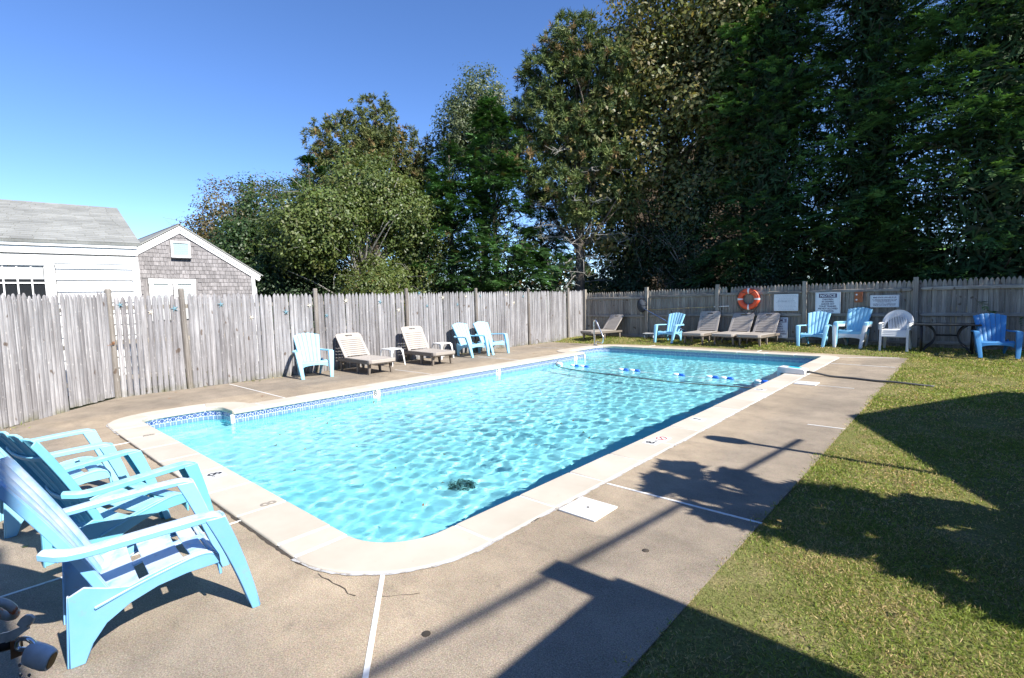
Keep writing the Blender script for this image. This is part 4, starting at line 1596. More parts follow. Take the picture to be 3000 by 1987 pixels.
for k in range(4):
    t0, t1 = math.pi / 4 + math.pi / 2 * k - .55, math.pi / 4 + math.pi / 2 * k + .55
    sag = .02 if k != 2 and k != 3 else .05
    a.tube([((.33 + sag * math.sin(math.pi * i / 10)) * math.cos(t0 + (t1 - t0) * i / 10), -.055, (.33 + sag * math.sin(math.pi * i / 10)) * math.sin(t0 + (t1 - t0) * i / 10)) for i in range(11)], .008, 6)
a.tube(smooth_path([(-.31, -.05, -.12), (-.24, -.07, -.28), (-.10, -.07, -.42), (.02, -.06, -.49), (.14, -.07, -.42), (.25, -.07, -.27), (.31, -.05, -.12)], 24), .008, 6)
a.tube(smooth_path([(-.2, -.07, .22), (-.08, -.09, .19), (.02, -.09, .13), (.12, -.09, .19), (.2, -.07, .22)], 16), .006, 6)
build('grab_rope', a, MAT['rope'], lr)

# ---- signs on the far fence
RX = Matrix.Rotation(RAD(90), 3, 'X').to_euler()
def sign(name, xc, zc, w, h, label, y=FY - .075, border=True, cat='sign'):
    o = empty(name, (xc, y, zc), 0, label, cat)
    build('plate', Acc().box((0, 0, 0), (w, .006, h)), MAT['sign_white'], o, bevel=.002)
    if border:
        a_ = Acc()
        t_ = .006
        for zz in (-1, 1): a_.box((0, -.0035, zz * (h / 2 - .018)), (w - .036 + t_, .0015, t_ * .6))
        for xx in (-1, 1): a_.box((xx * (w / 2 - .018), -.0035, 0), (t_ * .6, .0015, h - .036))
        build('border', a_, MAT['grey_print'], o)
    return o


def put(o, txt, x, z, size, mat=None, width=None, bold=.0):
    link('lettering', text_mesh(txt, size, mat or MAT['grey_print'], width, bold), o, (x, -.0042, z), RX)


sg = sign('notice_sign', -3.045, 1.262, .62, .60, 'square white NOTICE sign with dark heading on the far fence')
build('heading_plate', Acc().box((0, -.004, .205), (.44, .003, .115)), MAT['sign_dark'], sg, bevel=.001)
link('lettering', text_mesh('NOTICE', .10, MAT['sign_white'], .37, .003), sg, (0, -.0065, .203), RX)
for k, tx in enumerate(['CHILDREN', 'IN DIAPERS', 'AND/OR NOT', 'TOILET TRAINED', 'ARE NOT ALLOWED', 'IN THE POOL']):
    put(sg, tx, 0, .098 - .066 * k, .062, MAT['sign_dark'], [.27, .29, .33, .42, .49, .31][k], .002)
sg = sign('state_law_sign', -1.733, 1.29, .63, .325, 'wide white state law sign on the far fence, right of the orange board')
put(sg, 'MASS STATE LAW 435.22 (3)', 0, .098, .05, MAT['sign_dark'], .50, .0012)
for k, tx in enumerate(['ALL PERSONS ARE REQUIRED TO TAKE', 'A CLEANSING SHOWER BATH BEFORE', 'ENTERING THE POOL.', 'NO PERSON WITH A COMMUNICABLE', 'DISEASE IS ALLOWED IN THE POOL']):
    put(sg, tx, 0, [.04, .008, -.024, -.075, -.107][k], .03, MAT['sign_dark'], [.54, .50, .30, .50, .48][k], .0006)
sg = sign('rules_sign', -4.125, 1.287, .66, .50, 'white sign of faint small print beside the life ring', border=False)
a = Acc()
rr = random.Random(5)
for k in range(11):
    if k == 4: continue
    w_ = rr.uniform(.36, .56); x_ = -w_ / 2
    z_ = .205 - .041 * k
    while x_ < w_ / 2:
        l_ = rr.uniform(.02, .06)
        a.box((x_ + l_ / 2, -.0038, z_), (l_, .001, .012)); x_ += l_ + .012
build('faint_print', a, plain('faint_grey_print', (0.46, 0.48, 0.52), 0.6), sg)['kind'] = 'stuff'
put(sg, 'NO LIFEGUARD ON DUTY', 0, .205 - .041 * 4, .04, MAT['grey_print'], .46, .0006)
ob = empty('notice_board', (-2.315, FY - .075, 1.41), 0, 'small rust-orange board with two white discs on the far fence', 'board')
build('board', Acc().box((0, 0, 0), (.185, .012, .285)), MAT['sign_orange'], ob, bevel=.002)
for z_ in (.07, -.07):
    build('disc', Acc().tube([(-.045, -.006, z_), (-.045, -.009, z_)], .022, 14), MAT['white_band'], ob)
sg = sign('leaning_notice_sign', -4.40, .53, .68, .62, 'white NOTICE sign leaning on the fence behind the lounger pair', y=FY - .10)
sg.rotation_euler = (RAD(-5), 0, 0)
build('heading_plate', Acc().box((0, -.004, .22), (.60, .003, .115)), MAT['sign_dark'], sg, bevel=.001)
link('lettering', text_mesh('NOTICE', .115, MAT['sign_white'], .54, .003), sg, (0, -.0065, .218), RX)
for k, tx in enumerate(['CHILDREN', 'IN DIAPERS', 'AND/OR NOT', 'TOILET TRAINED', 'ARE NOT ALLOWED', 'IN THE POOL']):
    put(sg, tx, 0, .108 - .072 * k, .062, MAT['sign_dark'], [.36, .40, .44, .56, .62, .42][k], .001)

# ---- leaf net, pole
ln = empty('leaf_net', (-8.75, FY - .09, .08), 0, 'dark pool leaf net on a blue pole leaning against the far fence', 'pool net')
G = []
for u in np.linspace(0, 2 * math.pi, 21):
    G.append([(-.035 + .165 * r_ * math.cos(u), -.12 - .10 * (1 - r_ * r_), 1.17 + .235 * r_ * math.sin(u) - .03 * math.cos(u)) for r_ in (.05, .4, .7, .9, 1.0)])
build('net_bag', Acc().sheet(G, .006), MAT['net'], ln, smooth=True)
build('hoop', Acc().tube([(-.035 + .168 * math.cos(u), -.12, 1.17 + .238 * math.sin(u) - .03 * math.cos(u)) for u in np.linspace(0, 2 * math.pi, 33)], .012, 6), MAT['dark_metal'], ln, smooth=True)
build('pole', Acc().tube([(-.01, -.15, 1.10), (1.78, -.14, .18)], .016, 10), MAT['pole_blue'], ln, smooth=True)
po = empty('telescopic_pole', (-7.3, FY - .05, 1.2), 0, 'thin yellow pole resting level along the far fence', 'pole')
build('rod', Acc().tube([(-1.46, 0, -.12), (1.05, 0, -.02)], .012, 8), MAT['pole_yellow'], po, smooth=True)
build('tip', Acc().tube([(1.05, 0, -.02), (1.47, 0, -.005), (1.51, 0, -.004)], [.013, .013, .018], 8), MAT['white_band'], po, smooth=True)
build('clamp', Acc().tube([(1.03, 0, -.02), (1.10, 0, -.017)], .02, 8), MAT['white_band'], po, smooth=True)
for y_, zz in ((-.02, -.06),):
    build('hook', Acc().tube([(-1.35, .03, -.13), (-1.35, -.02, -.135), (-1.35, -.03, -.10)], .008, 6), MAT['dark_metal'], po)
    build('hook', Acc().tube([(1.12, .03, -.03), (1.12, -.02, -.035), (1.12, -.03, 0)], .008, 6), MAT['dark_metal'], po)

# ---- padlock, hasp and ring at the gate beside the camera
gate2 = empty('entrance_gate', (-1.22, -.13, 0), RAD(-66), 'grey picket gate holding the padlock, just off the left edge', 'gate')
build('post', Acc().box((0, 0, .9), (.09, .09, 1.8)), MAT['post'], gate2)
for k in range(10):
    link('picket', PK[k % 3], gate2, (.11 + .092 * k, 0, .03), None)
for zr in (.4, 1.05, 1.6):
    build('rail', Acc().box((.52, .03, zr), (.95, .035, .08)), MAT['rail'], gate2)


LK0 = Vector((-1.0852, .0456, 1.0821))          # the padlock's place; its own frame:
LKX, LKY, LKZ = Vector((.7422, .6696, -.0253)), Vector((-.0339, .0751, .9966)), Vector((-.6687, .7394, -.0784))


def lock_pt(x, y, d):
    return LK0 + LKX * ((x - 80) * .000537) - LKY * ((y - 1880) * .000537) + LKZ * (d - .8)


LD = .80
lk = empty('padlock', (-1.07, .05, 1.06), 0, 'worn silver padlock hanging on the rusty gate hasp at lower left', 'padlock')
o0 = Vector(lk.location)
P_ = lambda x, y, d=LD: lock_pt(x, y, d) - o0
a = Acc()
c0, c1 = P_(95, 1915), P_(150, 1935)
ax = (c1 - c0).normalized()
upv = Vector((0, .12, 1)).normalized(); upv = (upv - ax * upv.dot(ax)).normalized()
sd = ax.cross(upv)
def ring_(c, hw, hh, n=12, p=3.0):
    out = []
    for k in range(n):
        t = 2 * math.pi * k / n
        cx_, cy_ = math.cos(t), math.sin(t)
        r_ = (abs(cx_) ** p + abs(cy_) ** p) ** (-1 / p)
        out.append(c + upv * (hh * r_ * cy_) + sd * (hw * r_ * cx_))
    return out
secs = [(-.010, .6), (-.006, .95), (.012, 1.0), (.024, .97), (.032, .84)]
vs, n = [], 12
for s_, k in secs: vs += ring_(c0 + ax * s_, .011 * k, .0185 * k, n)
fs = [(i * n + j, i * n + (j + 1) % n, (i + 1) * n + (j + 1) % n, (i + 1) * n + j) for i in range(len(secs) - 1) for j in range(n)] + [tuple(range(n))[::-1], tuple((len(secs) - 1) * n + j for j in range(n))]
a.add(vs, fs)
build('body', a, plain('lightened_scratched_grey', (0.66, 0.67, 0.69), 0.35, 0.0, var=0.15, scale=60), lk, autos=50)  # light grey without metal, brightening the lock in the house shadow
a = Acc(); vs = ring_(c0 + ax * .0325, .0075, .013, n) + ring_(c0 + ax * .0332, .0072, .0125, n)
a.add(vs, [(j, (j + 1) % n, n + (j + 1) % n, n + j) for j in range(n)] + [tuple(range(n, 2 * n))])
build('key_face', a, plain('brown_brass_face', (0.26, 0.15, 0.04), 0.5, 0.4, var=0.35, scale=80), lk)
build('shackle', Acc().tube(smooth_path([P_(104, 1893), P_(96, 1882), P_(82, 1872), P_(62, 1872), P_(52, 1880), P_(54, 1900), P_(92, 1903)], 24), .0036, 8), MAT['steel'], lk, smooth=True)
for x_, y_ in ((97, 1923), (99, 1952), (124, 1952)):
    q = P_(x_, y_, LD - .021)
    build('rivet', Acc().tube([q, q - LKZ * .001], .0028, 8), MAT['steel'], lk)

hs = empty('gate_hasp', o0, 0, 'rusty hasp plate and ring of the gate at the lower left corner', 'hasp')
ringp = [P_(12 + 27 * math.cos(t), 1785 + 32 * math.sin(t), LD + .01 * math.sin(t)) for t in np.linspace(0, 2 * math.pi, 25)]
build('ring', Acc().tube(ringp, .0062, 10, False), plain('galvanised_rusting', (0.42, 0.42, 0.40), 0.5, 0.0, var=0.15, scale=60, wear=((0.55, 0.13, 0.03), 55, 0.55, 0.62, 0.95)), hs, smooth=True)
pl = [P_(-30, 1872), P_(0, 1858), P_(22, 1853), P_(58, 1838), P_(80, 1835), P_(82, 1845), P_(66, 1855), P_(40, 1876), P_(0, 1890), P_(-30, 1898)]
a = Acc()
off = (LKZ * .004)
a.add([tuple(q) for q in pl] + [tuple(q + off) for q in pl], [tuple(range(10)), tuple(range(10, 20))[::-1]] + [(k, 10 + k, 10 + (k + 1) % 10, (k + 1) % 10) for k in range(10)])
GAL = plain('lightened_hasp_grey', (0.55, 0.53, 0.48), 0.4, 0.0, var=0.2, scale=70, wear=((0.42, 0.22, 0.06), 45, 0.56, 0.64, 0.7))  # non-metal grey likewise lightened against the shade, rust wear on top
build('strap', a, GAL, hs)
tg = [P_(48, 1830), P_(60, 1812), P_(72, 1803), P_(88, 1803), P_(98, 1812), P_(94, 1824), P_(84, 1836), P_(60, 1840)]
a = Acc(); a.add([tuple(q) for q in tg] + [tuple(q + off) for q in tg], [tuple(range(8)), tuple(range(8, 16))[::-1]] + [(k, 8 + k, 8 + (k + 1) % 8, (k + 1) % 8) for k in range(8)])
build('tongue', a, GAL, hs)
pl2 = [P_(22, 1886, LD + .004), P_(52, 1880, LD + .004), P_(56, 1925, LD + .004), P_(24, 1938, LD + .004)]
a = Acc(); a.add([tuple(q) for q in pl2] + [tuple(q + off) for q in pl2], [(0, 1, 2, 3), (7, 6, 5, 4), (0, 4, 5, 1), (1, 5, 6, 2), (2, 6, 7, 3), (3, 7, 4, 0)])
build('staple_plate', a, MAT['rust'], hs)
build('bar', Acc().tube([P_(-40, 1905, LD + .01), P_(18, 1890, LD + .01)], .012, 8), MAT['dark_metal'], hs, smooth=True)

# ---- leaves: a clump in the water, litter on deck and grass
def leaf_cards(P, D, S, L, W, fold=.15):
    """rhombic leaves: base P, along D, sideways S"""
    N = np.cross(D, S)
    b_ = P
    t_ = P + D * L[:, None]
    l_ = P + D * (L * .45)[:, None] + S * (W / 2)[:, None] + N * (W * fold)[:, None]
    r_ = P + D * (L * .45)[:, None] - S * (W / 2)[:, None] + N * (W * fold)[:, None]
    V = np.stack([b_, r_, t_, l_], 1).reshape(-1, 3)
    F = np.arange(len(P) * 4).reshape(-1, 4)
    return V, F


def rand_dirs(n, r):
    v = r.normal(size=(n, 3))
    return v / np.linalg.norm(v, axis=1, keepdims=True)


def side_of(D, r):
    S = np.cross(D, rand_dirs(len(D), r))
    return S / np.maximum(np.linalg.norm(S, axis=1, keepdims=True), 1e-6)


r = np.random.default_rng(3)
n = 520
th = r.uniform(0, 6.28, n); rr_ = np.sqrt(r.uniform(0, 1, n))
P = np.stack([-4.29 + .17 * rr_ * np.cos(th), 3.81 + .15 * rr_ * np.sin(th), -1.115 + r.uniform(.0, .07, n) * (1 - rr_ * .6)], -1)
D = rand_dirs(n, r); D[:, 2] *= .4
V, F = leaf_cards(P, D, side_of(D, r), r.uniform(.02, .045, n), r.uniform(.008, .018, n))
c = np.repeat(lerp((.01, .028, .012), (.035, .075, .02), 0)[None] + r.uniform(0, 1, (n, 1)) * np.array((.02, .045, .01)), 4, 0)
setprops(link('sunken_leaf_clump', fast_mesh('sunken_leaf_clump', V, F, MAT['leaf'], c)), 'dark green clump of leaves in the near end of the pool', 'leaf clump')
# scattered leaves on the water, deck and far grass
n = 130
P = []
for k in range(n):
    if k < 45: P.append((r.uniform(-8.0, -3.2), r.uniform(2.3, 6.5), -.178))
    elif k < 60: P.append((r.uniform(-11.2, -9.0), r.uniform(2.5, 14.3), .008))
    elif k < 85: P.append((r.uniform(-11.3, -11.0), r.uniform(2.2, 14.3), .01))
    elif k < 95: P.append((r.uniform(-7, -4), r.uniform(.2, 1.3), .008))
    elif k < 110: P.append((r.uniform(-7.5, -3.0), r.uniform(15.2, 15.8), .09))
    else: P.append((r.uniform(-1.0, 2.5), r.uniform(2.5, 14), .045))
P = np.array(P); D = rand_dirs(n, r); D[:, 2] *= .12; D /= np.linalg.norm(D, axis=1, keepdims=True)
S = np.cross(D, np.tile((0, 0, 1.0), (n, 1))); S /= np.linalg.norm(S, axis=1, keepdims=True)
V, F = leaf_cards(P, D, S, r.uniform(.03, .075, n), r.uniform(.02, .045, n), .25)
pal = np.array([(.28, .14, .06), (.20, .07, .03), (.34, .24, .10), (.12, .10, .04), (.10, .13, .04)])
c = np.repeat(pal[r.integers(0, 5, n)], 4, 0)
setprops(link('fallen_leaves', fast_mesh('fallen_leaves', V, F, MAT['leaf'], c)), 'scattered brown fallen leaves on deck, water and grass', 'leaves', kind='stuff')

# ================================================================== BUILDINGS BEYOND THE FENCES
# ---- white clapboard cottage at the left
U1 = Vector((.14, .99, 0)).normalized(); N1 = Vector((U1.y, -U1.x, 0))
h1 = empty('white_cottage', (-12.6, .6, 0), math.atan2(U1.y, U1.x), 'white clapboard cottage with grey shingled roof behind the left fence', 'house')
# local frame: x along the wall (to the far end), y into the house, z up
LEN0, LEN1, EAVE, DEPTH, RISE = -6.0, 2.03, 2.87, 3.0, 1.10
a = Acc()
a.box(((LEN0 + LEN1) / 2, DEPTH, EAVE / 2 - .06), (LEN1 - LEN0 - .06, 2 * DEPTH - .08, EAVE - .12))
build('wall', a, MAT['white_paint'], h1)
# clapboards as single boards (window opening left free)
z = .25
while z < 2.50:
    hgt = .212
    segs = [(LEN0, LEN1 - .10)] if z + hgt < 1.3 else [(LEN0, -.62), (.80, LEN1 - .10)]
    for x0, x1 in segs:
        sec = [(0.0, z), (-.050, z), (-.010, z + hgt), (0.0, z + hgt)]
        vs = [(x0, y_, z_) for y_, z_ in sec] + [(x1, y_, z_) for y_, z_ in sec]
        build('clapboard', (lambda q: (q.add(vs, [(0, 1, 2, 3), (7, 6, 5, 4)] + [(k, 4 + k, 4 + (k + 1) % 4, (k + 1) % 4) for k in range(4)]), q)[1])(Acc()), MAT['white_paint'], h1)
    z += hgt
for zz, hh, pr in ((2.535, .16, .056), (2.70, .14, .075), (2.80, .08, .11)):
    build('frieze_board', Acc().box(((LEN0 + LEN1) / 2, -pr / 2, zz), (LEN1 - LEN0 - .002 * hh, pr, hh - .018)), MAT['white_paint'], h1)
build('corner_board', Acc().box((LEN1 - .05, -.03, 1.24), (.115, .07, 2.46)), MAT['white_paint'], h1)
# window with six panes in the upper sash
w1 = build('window', Acc().box((.09, -.005, 1.93), (1.16, .02, 1.05)), MAT['pane'], h1)
for xx in (-.54, .72):
    build('frame', Acc().box((xx, -.03, 1.90), (.13, .05, 1.36)), MAT['white_paint'], w1)
build('frame', Acc().box((.09, -.034, 2.49), (1.40, .06, .14)), MAT['white_paint'], w1)
build('blind', Acc().box((.09, -.018, 2.30), (1.08, .006, .26)), MAT['blind'], w1)
for xx in (-.40, -.24, -.07, .105, .285, .47):
    build('muntin', Acc().box((xx, -.026, 1.95), (.022, .022, 1.0)), MAT['white_paint'], w1)
for zz in (2.105, 1.80):
    build('muntin', Acc().box((.09, -.028, zz), (1.14, .022, .026)), MAT['white_paint'], w1)
build('sash', Acc().box((.665, -.024, 1.95), (.05, .03, 1.0)), MAT['white_paint'], w1)
build('sash', Acc().box((.09, -.024, 2.425), (1.12, .03, .04)), MAT['white_paint'], w1)
# roof plane with single shingles
sl = math.atan2(RISE, DEPTH); RL = math.hypot(RISE, DEPTH) + .10
rz_ = LEN1 + .06
roof = build('roof', Acc().box((0, 0, 0), (.01, .01, .01)), MAT['asphalt_shingle'], h1)
M4 = Matrix.Translation((0, -.14, EAVE - .005)) @ Matrix.Rotation(sl, 4, 'X')
a = Acc()
a.add([tuple(M4 @ Vector(q)) for q in ((LEN0, 0, 0), (rz_, 0, 0), (rz_ - .175, RL, 0), (LEN0, RL, 0), (LEN0, 0, -.05), (rz_, 0, -.05), (rz_ - .175, RL, -.05), (LEN0, RL, -.05))],
      [(0, 1, 2, 3), (7, 6, 5, 4), (0, 4, 5, 1), (1, 5, 6, 2), (2, 6, 7, 3), (3, 7, 4, 0)])
M5 = Matrix.Translation((0, 2 * DEPTH + .14, EAVE - .005)) @ Matrix.Scale(-1, 4, (0, 1, 0)) @ Matrix.Rotation(sl, 4, 'X')
a.add([tuple(M5 @ Vector(q)) for q in ((LEN0, 0, 0), (rz_, 0, 0), (rz_ - .175, RL, 0), (LEN0, RL, 0), (LEN0, 0, -.05), (rz_, 0, -.05), (rz_ - .175, RL, -.05), (LEN0, RL, -.05))],
      [(0, 1, 2, 3), (7, 6, 5, 4), (0, 4, 5, 1), (1, 5, 6, 2), (2, 6, 7, 3), (3, 7, 4, 0)])
roof.data = a.mesh('roof', MAT['asphalt_shingle']); fix_normals(roof.data)
shm = {}
rows = 23
rh = RL / rows
for i in range(rows):
    x = rz_ - .175 * i / rows - .002
    rr = random.Random(i)
    x -= rr.uniform(0, .2)
    first = True
    xe = rz_ - .175 * i / rows - .002
    while xe > -.75:
        w = rr.choice((.22, .30, .30, .38)) if not first else rr.uniform(.12, .3)
        first = False
        w = min(w, .38)
        key = (round(w, 2))
        if key not in shm:
            me = Acc().box((-w / 2, (rh + .03) / 2, 0), (w - .010, rh + .03, .012)).mesh('shingle', MAT['asphalt_shingle'])
            fix_normals(me); shm[key] = me
        q = M4 @ Vector((xe, i * rh, .008 + rr.uniform(0, .003)))
        o = link('shingle', shm[key], roof, q, (sl - .06, 0, 0))
        xe -= round(w, 2)

# ---- grey shingled gable cottage
h2 = empty('shingled_cottage', (-15.0, 4.1, 0), 0, 'grey cedar-shingled gable cottage with white trim behind the left fence', 'house')
AP, EV, YR, YL = 3.64, 2.45, 1.87, -1.95      # apex height, eave height, right and left eave (y offsets)
slp = (AP - EV) / YR
wallz = lambda y_: AP - .10 - abs(y_) * slp
poly = [(YR - .12, 0), (YR - .12, wallz(YR - .12)), (0, wallz(0)), (YL + .1, wallz(YL + .1)), (YL + .1, 0)]
build('wall', Acc().prism(poly, -5.0, -.03, Matrix(((0, 0, 1, 0), (1, 0, 0, 0), (0, 1, 0, 0), (0, 0, 0, 1)))), MAT['cedar'], h2)
def opening(y_, z_):
    return (-.26 < y_ < .24 and 2.80 < z_ < 3.33) or (-.85 < y_ < .38 and z_ < 2.36)
smesh = {}
cnt = 0
rowh = .102
rest = Acc()
for i in range(11, 36):
    z0 = i * rowh
    rr = random.Random(100 + i)
    y_ = YL + .15 - rr.uniform(0, .12)
    while y_ < YR - .1:
        w = round(rr.uniform(.075, .15), 2)
        yc = y_ + w / 2
        if z0 + .04 < wallz(abs(yc) + w / 2) and not opening(yc, z0 + .05) and yc < YR - .2:
            if z0 > 1.72 and cnt < 300 and yc > -.95:
                key = w
                if key not in smesh:
                    me = bpy.data.meshes.new('shingle')
                    hw = w / 2 - .003; hh = rowh + .02
                    vs = [(0, -hw, 0), (0, hw, 0), (0, hw, hh), (0, -hw, hh), (.016, -hw, 0), (.016, hw, 0), (.003, hw, hh), (.003, -hw, hh)]
                    me.from_pydata(vs, [], [(4, 5, 6, 7), (0, 4, 7, 3), (5, 1, 2, 6), (0, 1, 5, 4), (7, 6, 2, 3)]); me.materials.append(MAT['cedar'])
                    smesh[key] = me
                link('shingle', smesh[key], h2, (-.028, yc, z0 + rr.uniform(-.006, .006)), None)
                cnt += 1
            else:
                rest.box((-.02, yc, z0 + .05), (.014, w - .005, rowh))
        y_ += w
if rest.v: build('lower_shingles', rest, MAT['cedar'], h2)['kind'] = 'stuff'
# rake boards, corner board, roof
for sy, ye in ((1, YR), (-1, YL)):
    L_ = math.hypot(ye, abs(ye) * slp)
    an = math.atan2(abs(ye) * slp, abs(ye))
    for (off_, hh, pr) in ((-.03, .07, .06), (-.11, .09, .035)):
        c = Vector((.0 + pr / 2 - .02 - (.006 if sy < 0 else 0), ye / 2, (AP + AP - abs(ye) * slp) / 2 + off_))
        build('rake_board', Acc().box(c, (pr, L_ + .06, hh), M=Matrix.Rotation(-an * sy, 3, 'X')), MAT['white_paint'], h2)
    c = Vector((-2.45, ye / 2 + sy * .04, (AP + AP - abs(ye) * slp) / 2 + .025))
    build('roof', Acc().box(c, (5.0, L_ + .16, .03), M=Matrix.Rotation(-an * sy, 3, 'X')), MAT['asphalt_shingle'], h2)
build('corner_board', Acc().box((-.005, YR - .155, 1.2), (.05, .09, 2.4)), MAT['white_paint'], h2)
build('corner_board', Acc().box((-.07, YR - .09, 1.1), (.12, .05, 2.0)), MAT['white_paint'], h2)
w = build('window', Acc().box((-.005, .0, 3.065), (.03, .35, .31)), MAT['pane_green'], h2)
for yy in (-.195, .19): build('frame', Acc().box((.005, yy, 3.065), (.05, .045, .42)), MAT['white_paint'], w)
for zz in (2.885, 3.25): build('frame', Acc().box((.008, 0, zz), (.05, .43, .045)), MAT['white_paint'], w)
build('sill', Acc().box((.02, 0, 2.845), (.08, .44, .025)), MAT['black_paint'], w)
for k in range(6): build('slat', Acc().box((.0115, 0, 2.94 + .048 * k), (.003, .34, .005)), MAT['blind'], w)
for yc in (-.495, .02):
    w = build('window', Acc().box((-.005, yc, 1.75), (.03, .34, .90)), MAT['blind'], h2)
    for k in range(10): build('slat', Acc().box((.0115, yc, 1.80 + .042 * k), (.004, .32, .006)), MAT['grey_print'] if False else MAT['pane_green'], w)
    for sy in (-1, 1): build('frame', Acc().box((.008, yc + sy * .20, 1.75), (.05, .09, .94)), MAT['white_paint'], w)
    build('frame', Acc().box((.012, yc, 2.262), (.06, .514, .115)), MAT['white_paint'], w)

# ---- brown house behind the trees
hb = empty('brown_house', (-10.4, 25.6, 0), math.atan2(3.7, 6.5), 'brown shingled house half hidden behind the oak and cypress trees', 'house')
a = Acc()
a.prism([(-3.6, 0), (3.9, 0), (3.9, 6.6), (.4, 9.3), (-3.6, 6.6)], -6.0, 0.0, Matrix(((1, 0, 0, 0), (0, 0, -1, 0), (0, 1, 0, 0), (0, 0, 0, 1))))
build('wall', a, MAT['brown_siding'], hb)
a = Acc()
for k in range(56):
    z_ = .2 + k * .145
    xw = 3.55 if z_ < 6.5 else max(.2, 3.55 - (z_ - 6.5) * 1.3)
    a.box((.15, -.012, z_), (2 * xw, .024, .138), M=Matrix.Rotation(RAD(-3), 3, 'X'))
build('siding_courses', a, MAT['brown_siding'], hb)['kind'] = 'stuff'
w = build('window', Acc().box((.15, -.035, 5.9), (.9, .03, 1.5)), MAT['pane'], hb)
for xx in (-.35, .65): build('frame', Acc().box((xx, -.045, 5.9), (.12, .06, 1.66)), MAT['white_paint'], w)
for zz in (5.1, 6.7): build('frame', Acc().box((.15, -.05, zz), (1.12, .06, .12)), MAT['white_paint'], w)
build('corner_board', Acc().box((-3.56, -.03, 3.3), (.12, .06, 6.6)), MAT['white_paint'], hb)
for sx, x0 in ((-1, -3.6), (1, 3.9)):
    pass
a = Acc()
a.prism([(-3.9, 6.35), (.4, 9.35), (4.2, 6.35), (4.2, 6.55), (.4, 9.6), (-3.9, 6.55)], -6.2, .3, Matrix(((1, 0, 0, 0), (0, 0, -1, 0), (0, 1, 0, 0), (0, 0, 0, 1))))
build('roof', a, MAT['asphalt_shingle'], hb)

# ---- white picket fence far behind the gap between the trees
wf = empty('white_picket_fence', (-23.3, 38.1, 0), RAD(42), 'bright white picket fence far off in the gap between the trees', 'fence')
for k in range(19):
    build('picket', Acc().prism([(-.07, 0), (.07, 0), (.07, 2.3), (0, 2.45), (-.07, 2.3)], -.02, .02, Matrix.Translation((-1.65 + .18 * k, 0, .3)) @ Matrix.Rotation(RAD(90), 4, 'X')), MAT['white_paint'], wf)
for z_ in (.9, 2.1): build('rail', Acc().box((0, .05, z_), (3.4, .05, .12)), MAT['white_paint'], wf)

# ---- buildings to the right of the picture that throw the lawn shadows
SK, SY = 1 / .84, .025 / .84          # ground shadow of (x, y, z) falls at (x - z*SK, y - z*SY)
def simple_house(name, label, xw, y0, y1, eave, peak, depth, ridge_x):
    """gable house, wall facing the pool at x = xw"""
    o = empty(name, (xw, (y0 + y1) / 2, 0), 0, label, 'house')
    hw = (y1 - y0) / 2
    a_ = Acc()
    if ridge_x:      # gable end faces the pool
        a_.prism([(-hw, 0), (hw, 0), (hw, eave), (0, peak), (-hw, eave)], 0, depth, Matrix(((0, 0, 1, 0), (1, 0, 0, 0), (0, 1, 0, 0), (0, 0, 0, 1))))
    else:            # eave faces the pool
        a_.prism([(0, 0), (depth, 0), (depth, eave), (depth / 2, peak), (0, eave)], -hw, hw, Matrix(((1, 0, 0, 0), (0, 0, -1, 0), (0, 1, 0, 0), (0, 0, 0, 1))))
    build('wall', a_, MAT['cedar'], o)
    a_ = Acc()
    t_ = .10
    if ridge_x:
        a_.prism([(-hw - .2, eave - .12), (0, peak + .04), (hw + .2, eave - .12), (hw + .2, eave - .02), (0, peak + .14), (-hw - .2, eave - .02)], -.15, depth + .1, Matrix(((0, 0, 1, 0), (1, 0, 0, 0), (0, 1, 0, 0), (0, 0, 0, 1))))
    else:
        a_.prism([(-.2, eave - .1), (depth / 2, peak + .04), (depth + .2, eave - .1), (depth + .2, eave), (depth / 2, peak + .14), (-.2, eave)], -hw - .05, hw + .05, Matrix(((1, 0, 0, 0), (0, 0, -1, 0), (0, 1, 0, 0), (0, 0, 0, 1))))
    build('roof', a_, MAT['asphalt_shingle'], o)
    d_ = build('door', Acc().box((-.02, 0, 1.0), (.04, .85, 2.0)), MAT['white_paint'], o)
    build('knob', Acc().tube([(-.04, .32, 1.0), (-.09, .32, 1.0)], .025, 8), MAT['steel'], d_)
    for yy in (-hw * .62, hw * .62):
        w_ = build('window', Acc().box((-.015, yy, 1.45), (.03, .6, .9)), MAT['pane'], o)
        build('frame', Acc().box((-.02, yy, 1.94), (.06, .76, .08)), MAT['white_paint'], w_)
        build('frame', Acc().box((-.02, yy, .96), (.06, .76, .08)), MAT['white_paint'], w_)
    return o


simple_house('tall_house', 'two-storey shingled house outside the picture beside the camera', 2.35, -9.0, .26, 5.9, 7.6, 8.0, False)
lw = simple_house('low_wing', 'low shingled wing of the house beside the camera, out of the picture', 1.55, .42, 2.47, 2.36, 2.44, 5.0, False)
build('chimney', Acc().box((.04, .93, 2.5), (.28, .20, .52)), MAT['asphalt_shingle'], lw)
simple_house('gable_cottage', 'gabled shingled cottage outside the right edge of the picture', 3.20, 4.85, 10.65, 2.25, 3.38, 7.0, True)
# lantern post
lpz = empty('lantern_post', (1.15, 5.70, 0), 0, 'slim garden lantern post outside the right edge of the picture', 'lamp post')
build('pole', Acc().tube([(0, 0, 0), (0, 0, 2.45)], .035, 8), MAT['dark_metal'], lpz, smooth=True)
build('lantern', Acc().tube([(0, 0, 2.42), (0, 0, 2.5), (0, 0, 2.6), (0, 0, 2.72), (0, 0, 2.78)], [.05, .11, .125, .10, .03], 10), MAT['dark_metal'], lpz, smooth=True)
